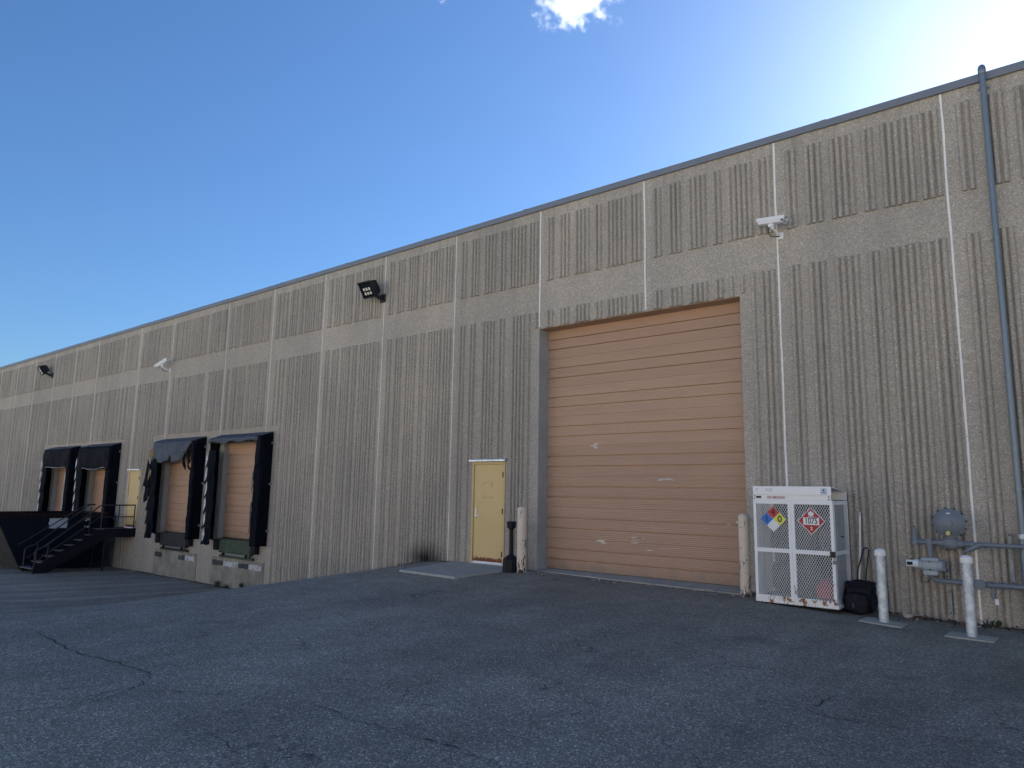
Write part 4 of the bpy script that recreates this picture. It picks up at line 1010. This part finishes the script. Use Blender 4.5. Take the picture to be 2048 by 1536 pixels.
# lower line
m = MB(); m.tube([(-1.905, GY, .475), (-1.905, GY, .45), (-1.89, GY, .425), (-1.855, GY, .41), (-1.8, GY, .405), (-1.42, GY, .402), (-.40, GY, .40), (-.22, GY, .40), (-.16, GY, .36), (-.16, GY, gz(-.16, GY)-.05)], .030, 12); P(m.build('lower_pipe', M['gas'], smooth=True))
for x_ in (-1.46, -1.26, -1.16, -1.10, -.93): m = MB(); flange(m, (x_, GY, .401), .042, .014); P(m.build('coupling', M['gas'], smooth=True))
m = MB(); m.lathe([(.062, -.055), (.066, -.045), (.060, -.04), (.052, -.04), (.050, -.03), (.05, .0)], (-1.36, GY, .401), 'y', 20); P(m.build('valve_ring', M['gas'], smooth=True))
P(MB().bar((-1.40, GY-.055, .40), (-1.32, GY-.055, .402), .012, .012).build('valve_stem', M['gas']))
m = MB(); m.tube([(-1.235, GY, .38), (-1.235, GY, .25), (-1.225, GY, .235)], .017, 8); m.lathe([(.026, -.02), (.026, .02)], (-1.235, GY, .27), 'z', 10); P(m.build('drip_leg', M['gas'], smooth=True))
P(MB().bevbox(-1.215, -1.175, GY-.03, GY-.022, .165, .235, .002).build('white_tag', M['cap']))
# regulator: dished diaphragm case on a body
m = MB(); m.lathe([(.185, .03), (.192, .025), (.192, -.005), (.180, -.010), (.165, -.035), (.085, -.075), (.05, -.080), (.048, -.105), (.0, -.108)], (-1.655, GY-.03, 1.165), 'y', 32); P(m.build('regulator_front', M['gas'], smooth=True))
m = MB(); m.lathe([(.0, .13), (.10, .12), (.165, .07), (.185, .032)], (-1.655, GY-.03, 1.165), 'y', 32); P(m.build('regulator_back', M['gas'], smooth=True))
for i in range(12):
    a = 2*math.pi*(i+.3)/12; c = (-1.655+.196*math.cos(a), GY-.03, 1.165+.196*math.sin(a)); P(MB().lathe([(.011, -.018), (.011, .04)], c, 'y', 6).build('bolt', M['ink']))
for i in range(10):
    a = math.pi*(.08+1.84*i/9) - math.pi*.42; c = Vector((-1.655, GY-.03, 1.165)); d = Vector((math.cos(a), 0, math.sin(a)))
    P(MB().bar(c+d*.09+Vector((0,-.074,0)), c+d*.165+Vector((0,-.034,0)), .005, .005).build('rib', M['gas']))
local(gas, text('-JR', .038, M['signwhite'], (-1.655, GY-.086, 1.285), 'maker_mark', gas, .003, sx=1.25, bold=.002))
P(MB().lathe([(.026, -.125), (.030, -.105), (.030, -.07)], (-1.66, GY-.02, 1.035), 'y', 12).build('brass_plug', M['brass'], smooth=True))
m = MB(); m.lathe([(.034, .955), (.034, 1.02)], (-1.655, GY, 0), 'z', 12); m.lathe([(.080, .972), (.080, .988)], (-1.655, GY, 0), 'z', 16); m.lathe([(.080, .996), (.080, 1.010)], (-1.655, GY, 0), 'z', 16); P(m.build('regulator_neck', M['gas'], smooth=True))
m = MB(); m.lathe([(.045, -.135), (.050, -.12), (.052, -.08), (.085, -.05), (.092, 0), (.085, .05), (.052, .08), (.050, .12), (.045, .135)], (-1.655, GY, .90), 'x', 16); P(m.build('regulator_body', M['gas'], smooth=True))
# strainer slanting off the upper line
m = MB(); m.tube([(-1.345, GY, .90), (-1.42, GY-.02, .85), (-1.475, GY-.035, .822)], [.036, .034, .030], 12); m.tube([(-1.475, GY-.035, .822), (-1.515, GY-.045, .80)], .016, 8); m.tube([(-1.515, GY-.045, .80), (-1.545, GY-.052, .783)], .010, 8); P(m.build('strainer', M['gas'], smooth=True))
# wall struts
for x_, z0, z1 in ((-1.745, -.05, .28), (-1.755, .42, .55), (-1.79, .78, 1.14), (-1.03, .40, 1.06)):
    P(MB().box(x_-.021, x_+.021, GY+.22, GY+.262, z0, z1).build('strut', M['strut']))
    for z in (z0+.03, z1-.03): P(MB().lathe([(.011, .208), (.011, .219)], (x_, GY, z), 'y', 8).build('strut_bolt', M['ink']))
for x_, z in ((-1.745, .401), (-1.79, .90), (-1.03, .90)): P(MB().bar((x_, GY+.22, z-.034), (x_, GY, z-.034), .03, .006).build('pipe_bracket', M['strut']))
m = MB(); m.tube([(-1.03, GY+.2, .86), (-1.02, GY+.19, .78), (-1.03, GY+.2, .72)], .006, 6); P(m.build('clamp_tail', M['strut']))

# conduit running the full height
con = tag(empty('conduit', (-.885, -.09, gz(-.88, -.09))), 'blue-grey vertical conduit pipe up the wall at the right edge', 'conduit')
def P(o): return local(con, o)
m = MB(); m.tube([(-.885, -.09, 1.02), (-.885, -.09, 7.47)], .038, 16); P(m.build('pipe', M['pipe'], smooth=True))
m = MB(); m.tube([(-.885, -.09, gz(-.88,-.09)-.05), (-.885, -.09, 1.0)], .048, 16); P(m.build('lower_pipe', M['pipe'], smooth=True))
m = MB(); m.lathe([(.044, 7.42), (.050, 7.44), (.050, 7.50), (.040, 7.535), (.018, 7.552), (0, 7.556)], (-.885, -.09, 0), 'z', 16); P(m.build('weather_cap', M['strut'], smooth=True))
m = MB(); m.lathe([(.050, .99), (.052, 1.0), (.052, 1.045), (.050, 1.05)], (-.885, -.09, 0), 'z', 16); P(m.build('coupling', M['galv'], smooth=True))
for z in (7.22, 5.0, 3.1, 1.62):
    m = MB(); m.lathe([(.0405, z-.012), (.0425, z-.012), (.0425, z+.012), (.0405, z+.012)], (-.885, -.09, 0), 'z', 16); m.box(-.96, -.81, -.036, -.032, z-.012, z+.012); P(m.build('strap', M['strut']))

# ------------------------------------------------------------------ cameras and floodlights on the wall
def security_camera(x, z, yaw, pitch, label, s=1.0):
    e = tag(empty('security_camera', (x, -.004, z)), label, 'security camera', 'white cameras under the upper ribs')
    MB().bevbox(-.05, .05, -.02, 0, -.055, .055, .006).build('wall_plate', M['camwhite'], e)
    m = MB(); m.tube([(0, -.02, 0), (-.02, -.10, .02), (-.05, -.22, .08)], [.022, .018, .018], 8); m.build('arm', M['camwhite'], e, True)
    m = MB(); m.lathe([(.034, -.02), (.038, 0), (.034, .02)], (-.05, -.22, .09), 'z', 12); m.build('swivel', M['alu'], e, True)
    h = empty('housing', (-.05, -.24, .19)); h.parent = e; h.rotation_euler = (0, pitch, yaw)
    MB().bevbox(-.045, .045, -.04, .04, -.10, -.045, .008).build('mount_block', M['camwhite'], h)
    MB().bevbox(-.235, .19, -.058, .058, -.046, .045, .014).build('housing_body', M['camwhite'], h)
    m = MB(); m.bevbox(-.25, .27, -.072, .072, .046, .060, .006); m.box(-.25, .25, -.072, -.066, .0, .046); m.box(-.25, .25, .066, .072, .0, .046); m.build('sun_shield', M['camwhite'], h)
    MB().lathe([(.04, .19), (.044, .192), (.0, .193)], (0, 0, .0), 'x', 16).build('lens_window', M['glass'], h, True)
    m = MB(); m.box(.19, .225, -.060, .060, -.052, -.044); m.bar((.225, -.05, -.048), (.255, -.05, .04), .01, .01); m.bar((.225, .05, -.048), (.255, .05, .04), .01, .01); m.build('visor', M['camwhite'], h)
    m = MB(); m.tube([(-.11, -.22, .13), (-.13, -.20, .02), (-.10, -.15, -.03), (-.03, -.06, -.02), (0, -.02, -.01)], .008, 6); m.build('cable', M['ink'], e, True)
    e.scale = (s, s, s); return e
security_camera(-3.80, 5.70, R(-12), R(9), 'white bullet security camera above and right of the tall door')
security_camera(-24.9, 5.48, R(-160), R(26), 'white bullet security camera tilted down, far left above the docks', 1.15)
def floodlight(x, z, yaw, tilt, label, s=1.0):
    e = tag(empty('floodlight', (x, -.006, z)), label, 'floodlight', 'black wall floodlights')
    MB().bevbox(-.09, .09, -.05, 0, -.12, .09, .012).build('wall_box', M['black'], e)
    m = MB(); m.tube([(0, -.05, -.02), (-.04, -.14, .0), (-.08, -.24, .06)], [.05, .04, .04], 10); m.build('knuckle', M['black'], e, True)
    h = empty('lamp_head', (-.11, -.34, .20)); h.parent = e; h.rotation_euler = (tilt, 0, yaw)
    m = MB(); m.hull([(-.22, -.11, -.20), (.22, -.11, -.20), (.22, -.11, .20), (-.22, -.11, .20), (-.17, .13, -.15), (.17, .13, -.15), (.17, .13, .15), (-.17, .13, .15)]); m.build('lamp_housing', M['black'], h)
    m = MB(); m.box(-.235, .235, -.135, -.111, -.215, -.185); m.box(-.235, .235, -.135, -.111, .185, .215); m.box(-.235, -.205, -.135, -.111, -.184, .184); m.box(.205, .235, -.135, -.111, -.184, .184); m.build('bezel', M['black'], h)
    MB().box(-.204, .204, -.118, -.1115, -.184, .184).build('lens', M['glass'], h)
    for ix in range(3):
        for iz in range(2): MB().bevbox(-.14+ix*.095, -.075+ix*.095, -.126, -.1185, -.13+iz*.11, -.06+iz*.11, .003).build('lamp_cell', M['led'], h)
    for k in range(5): MB().box(-.13+k*.06, -.12+k*.06, .131, .175, -.12, .12).build('cooling_fin', M['black'], h)
    e.scale = (s, s, s); return e
floodlight(-13.70, 6.26, R(2), R(34), 'black wall floodlight right of the middle, with lamp cells showing')
floodlight(-36.2, 6.35, R(-10), R(34), 'black wall floodlight at the far left above the dumpster', 1.05)

# ------------------------------------------------------------------ small stuff on the ground
def weed(x, y, n, h, label, sd_):
    rnd = random.Random(sd_); m = MB(); z = gz(x, y)
    for i in range(n):
        a = rnd.uniform(0, 6.28); r = rnd.uniform(.02, .16); bx_, by_ = rnd.uniform(-.08, .08), rnd.uniform(-.05, .03); hh = h*rnd.uniform(.3, 1); w_ = rnd.uniform(.008, .02)
        p0 = Vector((bx_, by_, 0)); p2 = p0 + Vector((math.cos(a)*r, -abs(math.sin(a))*r*.6, hh)); p1 = p0.lerp(p2, .5) + Vector((0, 0, hh*.2)); sv = Vector((-math.sin(a), math.cos(a), 0))*w_
        m.poly([p0-sv*.3, p0+sv*.3, p1+sv, p1-sv]); m.poly([p1-sv, p1+sv, p2])
    o = m.build('weed', M['leaf']); o.location = (x, y, z-.005); tag(o, label, 'weed', 'weeds at the foot of the wall'); return o
weed(-1.28, -.06, 20, .12, 'green weed clump by the wall under the gas pipes', 1)
weed(-20.5, -.10, 26, .22, 'left clump of weeds at the foot of the wall under the green leveler', 2)
weed(-20.0, -.10, 16, .16, 'middle clump of weeds at the foot of the wall under the green leveler', 5)
weed(-19.15, -.10, 34, .26, 'tallest clump of weeds at the foot of the wall under the green leveler', 3)
def dirt(x0, x1, wmin, wmax, label, sd_):
    m = MB(); n = int((x1-x0)/.06); V = []
    for i in range(n+1):
        x = lerp(x0, x1, i/n); a = .5+.5*noise.noise(Vector((x*2.3, sd_, 0))); b = .5+.5*noise.noise(Vector((x*9, sd_, 3))); w_ = lerp(wmin, wmax, max(0, a*.7+b*.5-.25)); hh = .004+.022*a*b
        V.append([(x, -.001, gz(x, 0)+hh+.004), (x, -.05-w_*.35, gz(x, -.05)+hh*.8+.004), (x, -.05-w_, gz(x, -.05-w_)-.003)])
    for p, q in zip(V, V[1:]):
        for k in range(2): m.poly([p[k], p[k+1], q[k+1], q[k]])
    o = m.build('dirt', M['grit'], smooth=True); stuff(o); o['label'] = label; o['category'] = 'dirt'; return o
dirt(-4.4, 6, .03, .28, 'gritty brown dirt collected along the wall foot at the right', 2.)
dirt(-26.0, -10.9, .02, .20, 'gritty dirt collected along the foot of the dock wall', 5.)
def leaves(name, label, x0, x1, y0, y1, n, sd_, mats):
    rnd = random.Random(sd_); m = MB()
    for i in range(n):
        x, y = rnd.uniform(x0, x1), y1 - abs(rnd.gauss(0, .4))*(y1-y0); z = gz(x, y)+rnd.uniform(.004, .03); a = rnd.uniform(0, 6.28); L_ = rnd.uniform(.015, .05); w_ = L_*rnd.uniform(.3, .6); t = rnd.uniform(-.02, .02)
        d = Vector((math.cos(a), math.sin(a), 0)); s = Vector((-d.y, d.x, 0)); c = Vector((x, y, z))
        m.poly([c-d*L_, c-s*w_+Vector((0,0,t)), c+d*L_+Vector((0,0,abs(t))), c+s*w_], rnd.randrange(len(mats)))
    o = m.build(name, mats); stuff(o); o['label'] = label; o['category'] = 'leaf litter'; return o
leaves('leaf_litter', 'dry brown leaves and crumbs drifted along the wall foot at the right', -3.0, 1.5, -.5, -.02, 520, 5, [M['dryleaf'], M['stone'], M['dryleaf'], M['crack']])
leaves('leaf_litter', 'dry crumbs along the foot of the dock wall', -25.5, -11.2, -.35, -.03, 300, 6, [M['dryleaf'], M['crack'], M['leaf']])
leaves('leaf_litter', 'crumbs along the tall door threshold', -8.7, -4.5, -.75, -.40, 90, 7, [M['dryleaf'], M['stone']])
rk = MB(); rnd = random.Random(8); rk.hull([(rnd.uniform(-.07, .07), rnd.uniform(-.045, .045), rnd.uniform(0, .075)) for _ in range(22)])
o = rk.build('stone', M['stone']); o.location = (-2.24, -.24, gz(-2.24, -.24)-.005); tag(o, 'pale broken stone at the wall foot right of the bag', 'stone')
o = MB().grid(lambda u, v: (lerp(-.06, .06, u), lerp(-.02, .02, v), .006+.008*math.sin(u*5+v*2)), 6, 2).build('paper_scrap', M['paper']); solid(o, .001); o.location = (-4.85, -.62, gz(-4.85, -.62)); o.rotation_euler = (0, 0, .5); tag(o, 'white paper scrap on the asphalt before the tall door', 'litter')
o = MB().grid(lambda u, v: (lerp(-.04, .04, u), lerp(-.03, .03, v), .006+.006*math.sin(u*4+v*3)), 4, 2).build('paper_scrap', M['paper']); solid(o, .001); o.location = (-8.35, -.34, gz(-8.35, -.34)); tag(o, 'tiny white scrap on the asphalt right of the peeling bollard', 'litter')

# ------------------------------------------------------------------ cloud
def cloud(px, py, dist, sx, sy, sz, label, sd_, dens):
    d = (cf*FPX + cr*(px-1024) - cu*(py-768)).normalized(); c = Vector((0, CAM_Y, CAM_Z)) + d*dist
    bm = bmesh.new(); bmesh.ops.create_icosphere(bm, subdivisions=4, radius=1)
    for v in bm.verts:
        n_ = v.co.normalized(); k = 1 + .30*noise.noise(n_*1.6+Vector((sd_, 0, 0))) + .18*noise.noise(n_*4+Vector((0, sd_, 0)))
        v.co = Vector((n_.x*sx, n_.y*sy, n_.z*sz))*k
    me = bpy.data.meshes.new('cloud'); bm.to_mesh(me); bm.free()
    mt = bpy.data.materials.new('cloud_vapour'); mt.use_nodes = True; t = mt.node_tree; t.nodes.clear()
    ot = t.nodes.new('ShaderNodeOutputMaterial'); pv = t.nodes.new('ShaderNodeVolumePrincipled'); t.links.new(pv.outputs[0], ot.inputs['Volume'])
    pv.inputs['Color'].default_value = (.98, .98, .99, 1); pv.inputs['Anisotropy'].default_value = .45
    tc = t.nodes.new('ShaderNodeTexCoord'); mp = t.nodes.new('ShaderNodeMapping'); mp.inputs['Scale'].default_value = (1/sx, 1/sy, 1/sz); t.links.new(tc.outputs['Object'], mp.inputs[0])
    ln = t.nodes.new('ShaderNodeVectorMath'); ln.operation = 'LENGTH'; t.links.new(mp.outputs[0], ln.inputs[0])
    nz = t.nodes.new('ShaderNodeTexNoise'); nz.inputs['Scale'].default_value = 2.6/sz; nz.inputs['Detail'].default_value = 7; nz.inputs['Roughness'].default_value = .66; t.links.new(tc.outputs['Object'], nz.inputs['Vector'])
    fo = t.nodes.new('ShaderNodeMath'); fo.operation = 'MULTIPLY_ADD'; t.links.new(ln.outputs['Value'], fo.inputs[0]); fo.inputs[1].default_value = -.34; fo.inputs[2].default_value = -.33
    ad = t.nodes.new('ShaderNodeMath'); ad.operation = 'ADD'; t.links.new(nz.outputs['Fac'], ad.inputs[0]); t.links.new(fo.outputs[0], ad.inputs[1])
    ml = t.nodes.new('ShaderNodeMath'); ml.operation = 'MULTIPLY'; ml.use_clamp = False; t.links.new(ad.outputs[0], ml.inputs[0]); ml.inputs[1].default_value = dens
    mx = t.nodes.new('ShaderNodeMath'); mx.operation = 'MAXIMUM'; t.links.new(ml.outputs[0], mx.inputs[0]); mx.inputs[1].default_value = 0; t.links.new(mx.outputs[0], pv.inputs['Density'])
    me.materials.append(mt); o = bpy.data.objects.new('cloud', me); COL.objects.link(o); o.location = c; o.rotation_euler = (0, 0, YAW)
    tag(o, label, 'cloud'); return o
cloud(1148, 0, 900, 68, 40, 42, 'small white puffy cloud at the top of the blue sky', 3.0, .19)
cloud(884, 2, 900, 9, 7, 6, 'tiny cloud wisp at the top edge left of the puffy cloud', 8.0, .10)
